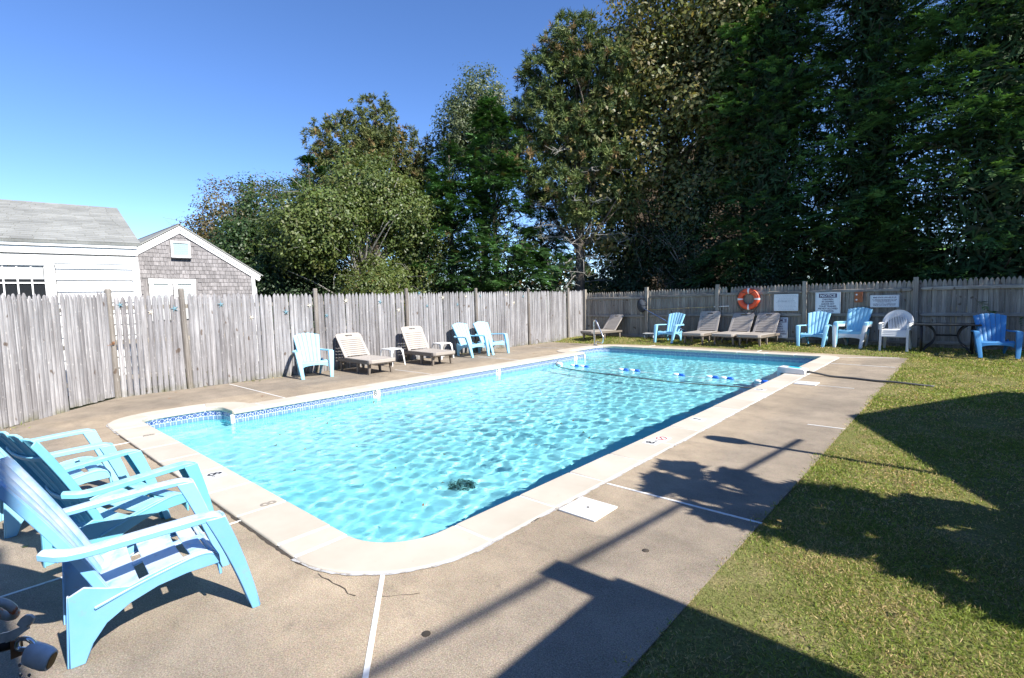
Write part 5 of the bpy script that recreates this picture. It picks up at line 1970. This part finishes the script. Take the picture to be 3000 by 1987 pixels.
# overhead service cable
cb = []
for k in range(15):
    t = k / 14
    y_, z_ = -1.5 + 7.6 * t, 6.6 - 3.2 * t - .3 * math.sin(math.pi * t)
    cb.append((-2.0 + .11 * y_ + z_ * SK, y_ + z_ * SY, z_))
setprops(build('overhead_cable', Acc().tube(cb, .028, 6), MAT['rope']), 'black service cable strung overhead beside the pool, out of view', 'cable')

# ================================================================== TREES
def pick(pal, n, r):
    cols = np.array([c for c, w in pal]); w = np.array([w for c, w in pal], float); w /= w.sum()
    c = cols[r.choice(len(cols), n, p=w)]
    return c * r.uniform(.75, 1.25, (n, 1))


def limbs(acc, base, top, r0, targets, r, start=(.25, .9), bend=.25, rb=.035, lean=(0, 0)):
    """trunk from base to top plus a curved branch to every target"""
    base = np.array(base, float); top = np.array(top, float)
    tp = smooth_path([base, lerp(base, top, .35) + np.r_[r.normal(0, .12, 2), 0], lerp(base, top, .7) + np.r_[r.normal(0, .12, 2), 0], top], 12)
    acc.tube(tp, np.linspace(r0, r0 * .25, 12), 9)
    for t in targets:
        h = np.clip((t[2] - base[2]) / (top[2] - base[2]) - r.uniform(.12, .4), *start)
        s_ = tp[int(h * 11)]
        mid = lerp(s_, t, .5) + r.normal(0, bend, 3) * np.linalg.norm(t - s_) * .35 + np.array((0, 0, .12 * np.linalg.norm(t - s_)))
        L = np.linalg.norm(t - s_)
        p = smooth_path([s_, mid, t], 7)
        acc.tube(p, np.linspace(min(rb * (.6 + .25 * L), r0 * .7), .008, 7), 5)
    return tp


def facing(nrm, r, noise=.6, up=.5):
    """leaf direction and side vector so that the blade faces roughly along nrm"""
    n = nrm + np.array((0, 0, up)) + r.normal(0, noise, nrm.shape)
    n /= np.maximum(np.linalg.norm(n, axis=1, keepdims=True), 1e-6)
    D = np.cross(n, rand_dirs(len(n), r)); D /= np.maximum(np.linalg.norm(D, axis=1, keepdims=True), 1e-6)
    return D, np.cross(n, D)


def lobe_points(lobes, n, r, shell=.55):
    vol = np.array([l[3] * l[4] * l[5] for l in lobes]) ** .75
    k = r.choice(len(lobes), n, p=vol / vol.sum())
    L = np.array(lobes)[k]
    d = rand_dirs(n, r)
    rad = np.where(r.uniform(size=n) < shell, r.uniform(.78, 1.03, n), r.uniform(.15, 1, n) ** .5)
    bump = 1 + .16 * np.sin(d[:, 0] * 7 + k) * np.sin(d[:, 1] * 6 + 2 * k) + .12 * np.sin(d[:, 2] * 9 + k)
    return L[:, :3] + d * L[:, 3:6] * (rad * bump)[:, None], d


def tree_obj(name, label, base, trunk_acc, bark_m, V, F, col, leaf_m, group=None, cat='tree', smooth_trunk=True):
    o = empty(name, (*base, 0), 0, label, cat, group)
    b = np.array((*base, 0.0))
    if trunk_acc is not None and trunk_acc.v:
        trunk_acc.v = [(v[0] - b[0], v[1] - b[1], v[2]) for v in trunk_acc.v]
        build('trunk', trunk_acc, bark_m, o, smooth=smooth_trunk, fix=False)
    link('crown', fast_mesh('crown', V - b, F, leaf_m, col), o)
    return o


def broadleaf(name, label, base, height, r0, lobes, nclump, per, rc, L, W, pal, seed, bark_m='bark', nlimb=40, group=None, cat='tree', twig=0, fill=.9):
    r = np.random.default_rng(seed)
    lobes = [(base[0] + l[0], base[1] + l[1], l[2], l[3], l[4], l[5]) for l in lobes]
    C, d = lobe_points(lobes, nclump, r)
    C[:, 2] = np.maximum(C[:, 2], .3)
    cc = r.uniform(.78, 1.22, (nclump, 1))
    tone = pick(pal, nclump, r)
    P = np.repeat(C, per, 0) + r.normal(size=(nclump * per, 3)) * rc * np.array((1, 1, .75))
    off_ = P - np.repeat(C, per, 0)
    D, S = facing(np.repeat(d, per, 0) * .7 + off_ / rc * .45, r, .45, .35)
    V, F = leaf_cards(P, D, S, r.uniform(L * .7, L * 1.5, len(P)), r.uniform(W * .7, W * 1.5, len(P)), .12)
    ni = int(nclump * fill)
    Ci, di = lobe_points([(l[0], l[1], l[2], l[3] * .72, l[4] * .72, l[5] * .72) for l in lobes], ni, r, .2)
    Di, Si = facing(di, r, .4, .2)
    Vi, Fi = leaf_cards(Ci, Di, Si, r.uniform(.2, .42, ni), r.uniform(.12, .28, ni))
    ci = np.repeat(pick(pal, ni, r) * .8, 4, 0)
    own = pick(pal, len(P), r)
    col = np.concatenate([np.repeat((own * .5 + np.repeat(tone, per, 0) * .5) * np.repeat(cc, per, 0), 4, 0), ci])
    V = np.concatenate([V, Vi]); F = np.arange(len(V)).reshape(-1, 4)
    a_ = Acc()
    tg = [C[i] for i in r.choice(nclump, min(nlimb, nclump), replace=False)]
    limbs(a_, (base[0], base[1], -.1), (base[0] + r.normal(0, .2), base[1] + r.normal(0, .2), height * .82), r0, tg, r)
    for k in range(twig):
        s_ = C[r.integers(nclump)]
        e = s_ + rand_dirs(1, r)[0] * r.uniform(.4, 1.0)
        a_.tube(smooth_path([s_, lerp(s_, e, .5) + r.normal(0, .06, 3), e], 5), np.linspace(.014, .004, 5), 4)
    return tree_obj(name, label, base, a_, MAT[bark_m], V, F, col, MAT['leaf'], group, cat)


def pine(name, label, base, height, r0, lobes, ntuft, seed, pal, per=26, L=.17, group=None, dead=0, deadz=(2.4, 6.5), deadl=2.2, brown=0):
    r = np.random.default_rng(seed)
    lb = [(base[0] + l[0], base[1] + l[1], l[2], l[3], l[4], l[5]) for l in lobes]
    C, d = lobe_points(lb, ntuft, r, .72)
    # every tuft points outwards and up
    A = d + np.array((0, 0, .55)) + r.normal(0, .3, (ntuft, 3)); A /= np.linalg.norm(A, axis=1, keepdims=True)
    A2 = np.repeat(A, per, 0)
    D = A2 * .55 + rand_dirs(ntuft * per, r) * .85; D /= np.linalg.norm(D, axis=1, keepdims=True)
    P = np.repeat(C, per, 0) + A2 * r.uniform(-.10, .08, (ntuft * per, 1))
    V, F = leaf_cards(P, D, side_of(D, r), r.uniform(L * .7, L * 1.25, len(P)), np.full(len(P), .032), .0)
    nb_ = ntuft * 3
    Pb = np.repeat(C, 3, 0) + r.normal(0, .07, (nb_, 3))
    Db, Sb = facing(np.repeat(A, 3, 0), r, .5, .3)
    Vb, Fb = leaf_cards(Pb - Db * .10, Db, Sb, r.uniform(.16, .26, nb_), r.uniform(.08, .14, nb_), .2)
    V = np.concatenate([V, Vb]); F = np.arange(len(V)).reshape(-1, 4)
    tone = pick(pal, ntuft, r)
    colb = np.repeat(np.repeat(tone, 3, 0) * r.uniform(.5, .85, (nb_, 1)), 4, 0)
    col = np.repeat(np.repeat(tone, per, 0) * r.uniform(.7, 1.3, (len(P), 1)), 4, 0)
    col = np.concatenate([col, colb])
    a_ = Acc()
    tg = [C[i] for i in r.choice(ntuft, 70, replace=False)]
    tp = limbs(a_, (base[0], base[1], -.1), (base[0] + r.normal(0, .15), base[1] + r.normal(0, .15), height * .93), r0, tg, r, (.3, .95))
    o = tree_obj(name, label, base, a_, MAT['bark'], V, F, col, MAT['needle'], group)
    if dead:
        a_ = Acc()
        for k in range(dead):
            z_ = r.uniform(*deadz); an = r.uniform(0, 6.28); L_ = r.uniform(.6, 1) * deadl
            s_ = np.array((0, 0, z_)); e = s_ + np.array((math.cos(an) * L_, math.sin(an) * L_, r.uniform(-.5, .5)))
            p = smooth_path([s_, lerp(s_, e, .5) + r.normal(0, .15, 3) + np.array((0, 0, .15)), e], 7)
            a_.tube(p, np.linspace(.035, .010, 7), 5)
            for j in range(7):
                q = p[r.integers(2, 7)]; e2 = q + rand_dirs(1, r)[0] * r.uniform(.25, .8) * np.array((1, 1, .7))
                m_ = lerp(q, e2, .5) + r.normal(0, .06, 3)
                a_.tube(smooth_path([q, m_, e2], 5), np.linspace(.014, .005, 5), 4)
                for jj in range(2):
                    e3 = m_ + rand_dirs(1, r)[0] * r.uniform(.15, .4)
                    a_.tube([m_, e3], [.008, .004], 4)
        build('dead_branches', a_, MAT['bark_grey'], o, fix=False)
    return o


def cypress_mesh(seed, H, R, nspray, pal, tipc, per=18, spray=.42, low=.2, dens=.62, shape=2.0, fill=1.2):
    r = np.random.default_rng(seed)
    # drooping boughs, each carrying a fan of sprays
    nb = max(12, nspray // 22)
    zb = (1 - r.uniform(0, 1, nb) ** .78) * (H - low) * .98 + low
    tb = (zb - low) / (H - low)
    ab = r.uniform(0, 2 * math.pi, nb)
    lenb = R * (1 - tb ** shape) * (.75 + .25 * np.minimum(1, tb * 6)) * r.uniform(.72, 1.22, nb)
    rise = r.uniform(.0, .35, nb) + .25 * tb
    droop = r.uniform(.15, .5, nb) * (1 - tb)
    b = r.integers(0, nb, nspray)
    u = r.uniform(.35, 1.0, nspray) ** .6
    side = r.normal(0, .22, nspray) * (.35 + u * .65)
    rad = lenb[b] * u
    an = ab[b] + side / np.maximum(rad, .3) * np.minimum(1, R * .35) * 1.5
    z = zb[b] + rad * rise[b] - lenb[b] * u ** 2 * droop[b] + r.normal(0, .10, nspray) * min(1, R * .4)
    z = np.maximum(z, low * .8)
    C = np.stack([rad * np.cos(an), rad * np.sin(an), z], -1)
    out = np.stack([np.cos(ab[b]), np.sin(ab[b]), np.zeros(nspray)], -1)
    lat = np.stack([-np.sin(ab[b]), np.cos(ab[b]), np.zeros(nspray)], -1)
    A = out + lat * (side * 2.2 + r.normal(0, .35, nspray))[:, None] + np.array((0, 0, 1)) * r.uniform(-.35, .55, (nspray, 1))
    A /= np.linalg.norm(A, axis=1, keepdims=True)
    S = np.cross(A, np.array((0, 0, 1.0))) + r.normal(0, .3, (nspray, 3)); S -= A * (S * A).sum(1, keepdims=True); S /= np.linalg.norm(S, axis=1, keepdims=True)
    k = np.arange(per)
    along = (k // 2) / (per / 2)                     # 0..1 along the spray
    sgn = np.where(k % 2 == 0, 1, -1)
    ln = spray * r.uniform(.6, 1.3, nspray)
    P = C[:, None] + A[:, None] * (along[None, :, None] * ln[:, None, None])
    P[..., 2] -= (along ** 2)[None] * ln[:, None] * .30                # drooping tip
    D = A[:, None] * .85 + S[:, None] * sgn[None, :, None] * .65 + r.normal(0, .15, (nspray, per, 3))
    D[..., 2] -= .12
    D /= np.linalg.norm(D, axis=2, keepdims=True)
    Nn = np.cross(A, S)
    SS = np.cross(D, np.repeat(Nn[:, None], per, 1)); SS /= np.maximum(np.linalg.norm(SS, axis=2, keepdims=True), 1e-6)
    Lf = (.20 * (1 - .5 * along))[None] * r.uniform(.6, 1.3, (nspray, per))
    V, F = leaf_cards(P.reshape(-1, 3), D.reshape(-1, 3), SS.reshape(-1, 3), Lf.ravel(), (Lf * .34).ravel(), .05)
    btone = r.uniform(.65, 1.4, nb)[b]
    base = pick(pal, nspray, r) * btone[:, None]
    # darker filler leaves inside the crown, closing its gaps
    ni = int(nspray * fill)
    zi = (1 - r.uniform(0, 1, ni) ** .7) * (H - low) * .9 + low
    ri = R * (1 - ((zi - low) / (H - low)) ** shape) * r.uniform(.1, .62, ni)
    ai = r.uniform(0, 2 * math.pi, ni)
    Pi = np.stack([ri * np.cos(ai), ri * np.sin(ai), zi], -1)
    Di, Si = facing(np.stack([np.cos(ai), np.sin(ai), np.zeros(ni)], -1), r, .5, .2)
    Vi, Fi = leaf_cards(Pi, Di, Si, r.uniform(.12, .26, ni) * R * .6, r.uniform(.022, .05, ni) * R * .6)
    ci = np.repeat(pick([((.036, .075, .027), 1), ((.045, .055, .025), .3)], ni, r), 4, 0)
    tip = np.array(tipc) * r.uniform(.7, 1.3, (nspray, 1)) * btone[:, None]
    w = (along ** 1.5)[None, :, None] * .75
    col = (base[:, None] * (1 - w) + tip[:, None] * w) * r.uniform(.8, 1.2, (nspray, per, 1))
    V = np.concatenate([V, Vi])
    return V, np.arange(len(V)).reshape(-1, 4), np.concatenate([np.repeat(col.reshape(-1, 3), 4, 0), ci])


def cypress(name, label, base, H, R, nspray, seed, pal=None, tip=(.14, .26, .07), group=None, **k):
    pal = pal or [((.048, .105, .034), 3), ((.064, .14, .042), 3), ((.034, .078, .028), 2), ((.10, .07, .035), .15)]
    V, F, c = cypress_mesh(seed, H, R, nspray, pal, tip, **k)
    V = V + np.array((*base, 0))
    a_ = Acc()
    r = np.random.default_rng(seed)
    a_.tube([(base[0], base[1], -.1), (base[0], base[1], H * .5), (base[0], base[1], H * .92)], [R * .05, R * .035, .02], 8)
    for k_ in range(40):
        z_ = r.uniform(.6, H * .8); an = r.uniform(0, 6.28); q = R * (1 - (z_ / H) ** 1.35) * .85
        a_.tube(smooth_path([(base[0], base[1], z_ - .2), (base[0] + math.cos(an) * q * .5, base[1] + math.sin(an) * q * .5, z_ - .05), (base[0] + math.cos(an) * q, base[1] + math.sin(an) * q, z_ + .25)], 5), np.linspace(.05, .012, 5), 5)
    return tree_obj(name, label, base, a_, MAT['bark'], V, F, c, MAT['needle'], group)


GT = 'trees beyond the fences'
OLIVE = [((.095, .135, .034), 4), ((.125, .16, .045), 3), ((.07, .10, .028), 3), ((.17, .165, .055), 1)]
GREEN = [((.045, .085, .025), 4), ((.065, .115, .035), 3), ((.03, .06, .02), 3), ((.12, .13, .06), .8)]
RUSSET = [((.13, .085, .036), 3), ((.15, .105, .042), 3), ((.10, .08, .034), 2), ((.095, .115, .038), 5)]
OAK = [((.165, .15, .045), 3.5), ((.13, .145, .042), 3.5), ((.22, .175, .06), 1.6), ((.19, .115, .045), .9), ((.09, .115, .035), 3), ((.26, .23, .09), .5)]
DARKOAK = [((.03, .055, .022), 4), ((.045, .075, .03), 3), ((.06, .085, .04), 1)]
PINE = [((.115, .14, .045), 4), ((.15, .16, .055), 3), ((.08, .105, .038), 3), ((.19, .135, .055), 1.0)]
PINEB = [((.11, .15, .05), 3.6), ((.15, .18, .06), 3), ((.22, .15, .07), 1.0), ((.075, .11, .04), 2.4)]

broadleaf('russet_tree', 'half-bare russet-brown tree behind the shingled cottage', (-23.8, 8.9), 7.2, .16, [(0, -.6, 4.2, 1.6, 1.6, 2.5), (.2, 1.0, 4.9, 1.5, 1.6, 2.3), (0, -1.5, 3.0, 1.2, 1.2, 1.9)], 1300, 20, .17, .10, .06, RUSSET, 21, 'bark_grey', 110, GT, twig=500, fill=.3)
broadleaf('green_tree', 'dense mid-green leafy tree right of the shingled cottage', (-20.0, 8.7), 6.2, .16, [(0, 0, 3.9, 1.7, 1.9, 2.2), (.3, 1.1, 3.0, 1.6, 1.6, 2.2), (.2, -1.0, 3.0, 1.4, 1.5, 2.0), (.6, .4, 1.9, 1.5, 2.4, 1.7)], 1250, 26, .17, .11, .06, GREEN, 22, 'bark', 50, GT)
cypress('small_cedar', 'bright green cedar tip showing above the leafy tree', (-22.0, 11.2), 8.5, 1.7, 1300, 23, tip=(.05, .13, .03), group=GT)
pine('pitch_pine', 'round-topped pitch pine standing highest left of the centre', (-22.6, 15.0), 11.8, .26, [(0, 0, 10.3, 1.5, 1.6, 1.4), (-.5, -1.0, 9.3, 2.0, 2.2, 1.3), (.4, 1.3, 9.0, 2.0, 2.4, 1.3), (0, 0, 8.0, 2.4, 3.4, 1.4), (.4, 2.9, 7.9, 1.5, 1.4, 1.0), (-.3, -2.5, 7.1, 1.6, 1.3, 1.0), (0, 2.9, 6.6, 1.9, 1.8, 1.2), (0, -2.2, 6.2, 1.7, 1.6, 1.1)], 3000, 24, PINE, 22, .21, GT)
broadleaf('olive_tree', 'spreading olive-green tree with pale crooked limbs in front of the pitch pine', (-17.3, 10.8), 7.6, .17, [(0, .3, 5.7, 1.5, 1.7, 1.4), (.2, 1.6, 4.9, 1.6, 1.7, 1.4), (.2, -1.6, 4.5, 1.5, 1.7, 1.3), (.3, 2.3, 4.0, 1.3, 1.4, 1.3), (.3, -2.4, 3.8, 1.2, 1.4, 1.1), (.7, .8, 2.2, 1.0, 2.2, 1.2)], 1800, 26, .17, .11, .06, OLIVE, 25, 'bark_grey', 70, GT, twig=160)
broadleaf('dark_shrub', 'dark leafy shrub under the olive tree behind the fence', (-18.2, 8.7), 3.2, .08, [(0, 0, 1.6, 1.3, 1.6, 1.5)], 380, 24, .22, .09, .05, DARKOAK, 26, 'bark', 20, GT, 'shrub')
broadleaf('dark_shrub', 'dark leafy shrub between the olive tree and the first cypress', (-17.0, 13.4), 3.4, .08, [(0, 0, 1.7, 1.3, 1.7, 1.6)], 420, 24, .22, .09, .05, DARKOAK, 27, 'bark', 20, GT, 'shrub')
broadleaf('autumn_shrub', 'yellow-green shrub low behind the fence in mid left', (-15.2, 9.9), 3.0, .06, [(0, 0, 1.7, .7, 1.0, 1.2)], 300, 22, .16, .075, .04, OLIVE + [((.22, .16, .05), 1)], 28, 'bark', 20, GT, 'shrub')
cypress('leyland_cypress', 'tall dark green cypress left of the bare-limbed pine', (-15.4, 16.1), 10.3, 2.7, 3400, 31, tip=(.065, .155, .036), group=GT, per=16, spray=.45)
cypress('leyland_cypress', 'shorter green cypress leaning out on the left of the tall one', (-16.4, 14.5), 8.3, 2.4, 2200, 36, tip=(.07, .165, .04), group=GT, per=16, spray=.45)
cypress('leyland_cypress', 'low dark cypress filling the gap left of the tall pine trunk', (-14.3, 17.9), 6.4, 2.0, 1300, 37, tip=(.06, .14, .036), group=GT, per=16, spray=.42)
broadleaf('grey_green_tree', 'grey-green leafy treetop peeking above the left cypress', (-18.6, 18.6), 12.8, .2, [(0, 0, 11.2, 1.4, 1.5, 1.7), (-.4, -.9, 9.6, 1.5, 1.4, 1.8), (.5, .6, 9.0, 1.6, 1.6, 1.8)], 900, 26, .20, .12, .07, [((.10, .125, .06), 3), ((.07, .10, .045), 3), ((.15, .17, .09), 1)], 32, 'bark', 40, GT)
pine('tall_pine', 'tall pine with bare dead lower limbs at the yard corner', (-12.7, 18.4), 13.4, .24, [(0, 0, 12.0, 1.2, 1.3, 1.2), (-.9, -.3, 10.9, 1.5, 1.4, 1.2), (1.2, .6, 10.9, 1.5, 1.4, 1.1), (-1.3, -.6, 9.4, 1.4, 1.4, 1.0), (1.2, .7, 9.3, 1.5, 1.4, .9), (0, 0, 8.6, 1.9, 1.6, .9), (-1.6, -1.1, 7.4, 1.5, 1.2, .8), (-.6, -.9, 6.3, 1.5, 1.1, .7), (1.0, .4, 7.2, 1.5, 1.2, .8), (.3, -.3, 5.2, 1.0, .9, .6), (1.6, .9, 5.6, 1.2, 1.0, .8)], 2500, 33, PINEB, 28, .26, GT, dead=46, deadz=(1.9, 7.6), deadl=2.3)
broadleaf('oak_tree', 'large oak with yellow and brown autumn leaves right of the tall pine', (-9.7, 21.2), 15.0, .30, [(0, 0, 13.2, 2.6, 2.6, 2.0), (-1.2, -.8, 11.0, 2.1, 2.0, 1.8), (1.8, .6, 12.0, 2.5, 2.2, 2.2), (-2.1, -1.4, 9.2, 1.7, 1.6, 1.5), (.6, -.4, 9.3, 2.2, 2.0, 1.7), (2.6, .6, 9.4, 1.8, 1.7, 1.7), (-.6, -1.2, 7.2, 1.7, 1.5, 1.4), (-2.2, -1.6, 6.2, 1.5, 1.4, 1.5), (.9, -.8, 5.6, 1.3, 1.2, 1.4), (-3.0, -2.2, 8.0, 1.5, 1.4, 1.6), (-2.0, -1.8, 4.2, 1.2, 1.1, 1.2), (2.6, 0, 6.8, 1.6, 1.4, 1.6)], 2300, 24, .32, .17, .10, OAK, 34, 'bark', 60, GT, twig=200)
broadleaf('dark_oak', 'dark green broadleaf tree squeezed between the oak and the cypresses', (-6.9, 21.6), 12.2, .2, [(0, 0, 10.4, 1.5, 1.4, 1.7), (.3, .2, 8.6, 1.7, 1.5, 1.7), (-.4, -.2, 7.0, 1.3, 1.2, 1.3)], 800, 24, .28, .15, .085, DARKOAK, 35, 'bark', 50, GT, twig=60)
CP = dict(group=GT, per=16, spray=.55, low=1.2, fill=4.0)
cypress('leyland_cypress', 'leftmost of the tall dark cypresses above the life ring', (-5.6, 21.0), 15.0, 3.0, 3900, 41, **CP)
cypress('leyland_cypress', 'tall dark cypress above the square notice sign', (-2.7, 21.6), 16.0, 3.3, 4300, 42, **CP)
cypress('leyland_cypress', 'tall dark cypress above the stacked white chairs', (.5, 19.9), 16.0, 3.2, 4300, 43, **CP)
cypress('leyland_cypress', 'tall dark cypress at the right edge above the patio table', (3.7, 21.3), 15.5, 3.2, 3900, 44, group=GT, per=16, spray=.55, low=1.2, fill=4.0)
cypress('leyland_cypress', 'short dark cypress at the right end of the far fence, outside the picture', (6.6, 17.8), 8.6, 2.5, 2000, 45, group=GT, per=16, spray=.5, low=.6, shape=3.0)
broadleaf('understory_tree', 'dark leafy young tree at the left corner of the brown house', (-11.7, 20.8), 5.6, .1, [(0, 0, 4.2, 1.3, 1.0, 1.4), (.4, .2, 2.8, 1.4, 1.0, 1.3), (-.6, -.1, 2.4, 1.2, .9, 1.2), (1.2, .5, 3.6, 1.2, 1.0, 1.5)], 560, 22, .18, .11, .06, DARKOAK, 49, 'bark_grey', 40, GT, twig=120)
broadleaf('understory_tree', 'dark small-leaved tree standing in front of the brown house', (-8.6, 20.2), 6.6, .12, [(0, 0, 5.0, 1.5, 1.2, 1.5), (.5, .2, 3.5, 1.5, 1.1, 1.4), (-1.0, -.2, 3.4, 1.3, 1.0, 1.3), (0, 0, 2.0, 1.6, 1.0, 1.2)], 620, 22, .22, .10, .055, DARKOAK, 48, 'bark_grey', 50, GT, twig=260)
for k, (x_, y_, lb) in enumerate([(-11.0, 19.6, 'dark green shrub left of the brown house behind the far fence'), (-7.8, 19.4, 'dark green shrub under the oak behind the far fence'), (-5.6, 18.8, 'dark green shrub behind the life ring fence section')]):
    broadleaf('dark_shrub', lb, (x_, y_), 2.6 + .5 * k, .06, [(0, 0, 1.5, 1.1, .9, 1.3 + .25 * k)], 300, 22, .2, .09, .05, DARKOAK, 50 + k, 'bark', 24, GT, 'shrub', twig=40)
broadleaf('sunlit_shrub', 'yellow-green sunlit shrub seen through the gap under the tall pine', (-15.6, 23.4), 3.2, .06, [(0, 0, 1.7, 1.3, .9, 1.0)], 260, 22, .2, .09, .05, [((.20, .20, .05), 3), ((.13, .15, .04), 2)], 57, 'bark', 16, GT, 'shrub')
for k, (y_, H_, lb) in enumerate([(4.55, 2.80, 'pointed arborvitae nearest the gable cottage, outside the picture'), (4.20, 2.85, 'middle one of three pointed arborvitae, outside the picture'), (3.90, 2.75, 'pointed arborvitae nearest the low wing, outside the picture')]):
    cypress('arborvitae', lb, (1.35, y_), H_, .46, 620, 60 + k, group='arborvitae beside the lawn', per=12, spray=.16, fill=4.0, shape=1.25)
# a far-off belt of woods closing the horizon
r = np.random.default_rng(77)
n = 22000
an = r.uniform(RAD(70), RAD(190), n); dd = r.uniform(60, 75, n)
hh = 6.2 + 2.0 * np.sin(an * 23) + 1.4 * np.sin(an * 61 + 1)
P = np.stack([dd * np.cos(an), dd * np.sin(an), r.uniform(0, 1, n) ** .7 * hh], -1)
D = rand_dirs(n, r); V, F = leaf_cards(P, D, side_of(D, r), r.uniform(.5, 1.1, n), r.uniform(.3, .7, n))
setprops(link('far_woods', fast_mesh('far_woods', V, F, MAT['leaf'], np.repeat(pick(GREEN + DARKOAK + RUSSET[:1], n, r), 4, 0))), 'belt of distant woods closing the horizon', 'woods', kind='stuff')

# ================================================================== GRASS
def grass(x0, x1, y0, y1, dens, L, W, seed, edge=None):
    r = np.random.default_rng(seed)
    n = int((x1 - x0) * (y1 - y0) * dens)
    x, y = r.uniform(x0, x1, n), r.uniform(y0, y1, n)
    bare = np.sin(x * 1.9 + y * 1.1 + .7) + np.sin(y * 2.3 - x * 1.3 + 2.0) + .8 * np.sin(x * 6.1 + y * 4.7) + .6 * np.sin(x * 9.3 - y * 12.1)
    kp = r.uniform(size=n) > .55 / (1 + np.exp(-(bare - .5) * 2.2))
    x, y = x[kp], y[kp]; n = len(x)
    if edge is not None:
        k = edge(x, y)
        x, y = x[k], y[k]; n = len(x)
    z = zground(x, y) - .012
    pn = np.sin(x * 2.1 + 1.3) * np.sin(y * 1.7) + .7 * np.sin(x * 5.3 + y * 3.1) + .5 * np.sin(x * 11.0 - y * 7.3 + 2) + .4 * np.sin(x * 23 + y * 19)
    dry = 1 / (1 + np.exp(-(pn * 1.35 + .1 + r.normal(0, .7, n))))
    P = np.stack([x, y, z], -1)
    D = np.stack([r.normal(0, .75, n), r.normal(0, .75, n), r.uniform(.22, .85, n)], -1)
    D /= np.linalg.norm(D, axis=1, keepdims=True)
    ln = r.uniform(L * .5, L * 1.4, n) * (1 - .3 * dry)
    V, F = leaf_cards(P, D, side_of(D, r), ln, r.uniform(W * .6, W * 1.3, n), .1)
    g_ = np.array((.20, .245, .058)) * r.uniform(.6, 1.45, (n, 1)) + r.normal(0, .008, (n, 3))
    s_ = np.array((.52, .40, .21)) * r.uniform(.5, 1.2, (n, 1))
    c = np.clip(np.where((r.uniform(size=n) < dry * .68)[:, None], s_, g_), .005, 1)
    return V, F, np.repeat(c, 4, 0)


parts = [grass(-1.055, 1.3, 1.0, 4.2, 18500, .031, .0043, 1), grass(-1.055, 1.9, 4.2, 8.0, 7500, .034, .0068, 2), grass(-1.055, 2.3, 8.0, 15.2, 2800, .042, .012, 3),
         grass(-11.3, 2.6, 14.5, 16.9, 1500, .06, .016, 4, lambda x, y: y > np.interp(x, [-11.4, -9.3, -8.5, -7.5, -6.1, -4.3, -2.5, -1.04, 0], [14.6, 14.7, 15.04, 15.15, 15.24, 15.11, 14.99, 14.8, 14.5])),
         grass(-11.37, -11.2, 3.3, 14.5, 900, .05, .010, 5, lambda x, y: (np.sin(y * 1.9) + np.sin(y * 4.3 + 1) > .3) | (y > 13.2)),
         grass(-1.13, -1.03, 1.4, 14.8, 5000, .04, .007, 8, lambda x, y: x > -1.05 - .03 * np.clip(np.sin(7.1 * y) + np.sin(17 * y + 1) + np.sin(3.3 * y + 2), 0, 2)),
         grass(-9.95, -9.5, .32, .62, 260, .08, .010, 6), grass(-6.35, -6.2, .85, .95, 3000, .10, .010, 7)]
V = np.concatenate([q[0] for q in parts]); c = np.concatenate([q[2] for q in parts])
F = np.arange(len(V)).reshape(-1, 4)
setprops(link('grass', fast_mesh('grass', V, F, MAT['blade'], c)), 'short patchy green and straw-coloured lawn grass', 'grass', kind='stuff')
print('tris', sum(len(o.data.polygons) * 2 for o in bpy.data.objects if o.type == 'MESH'))
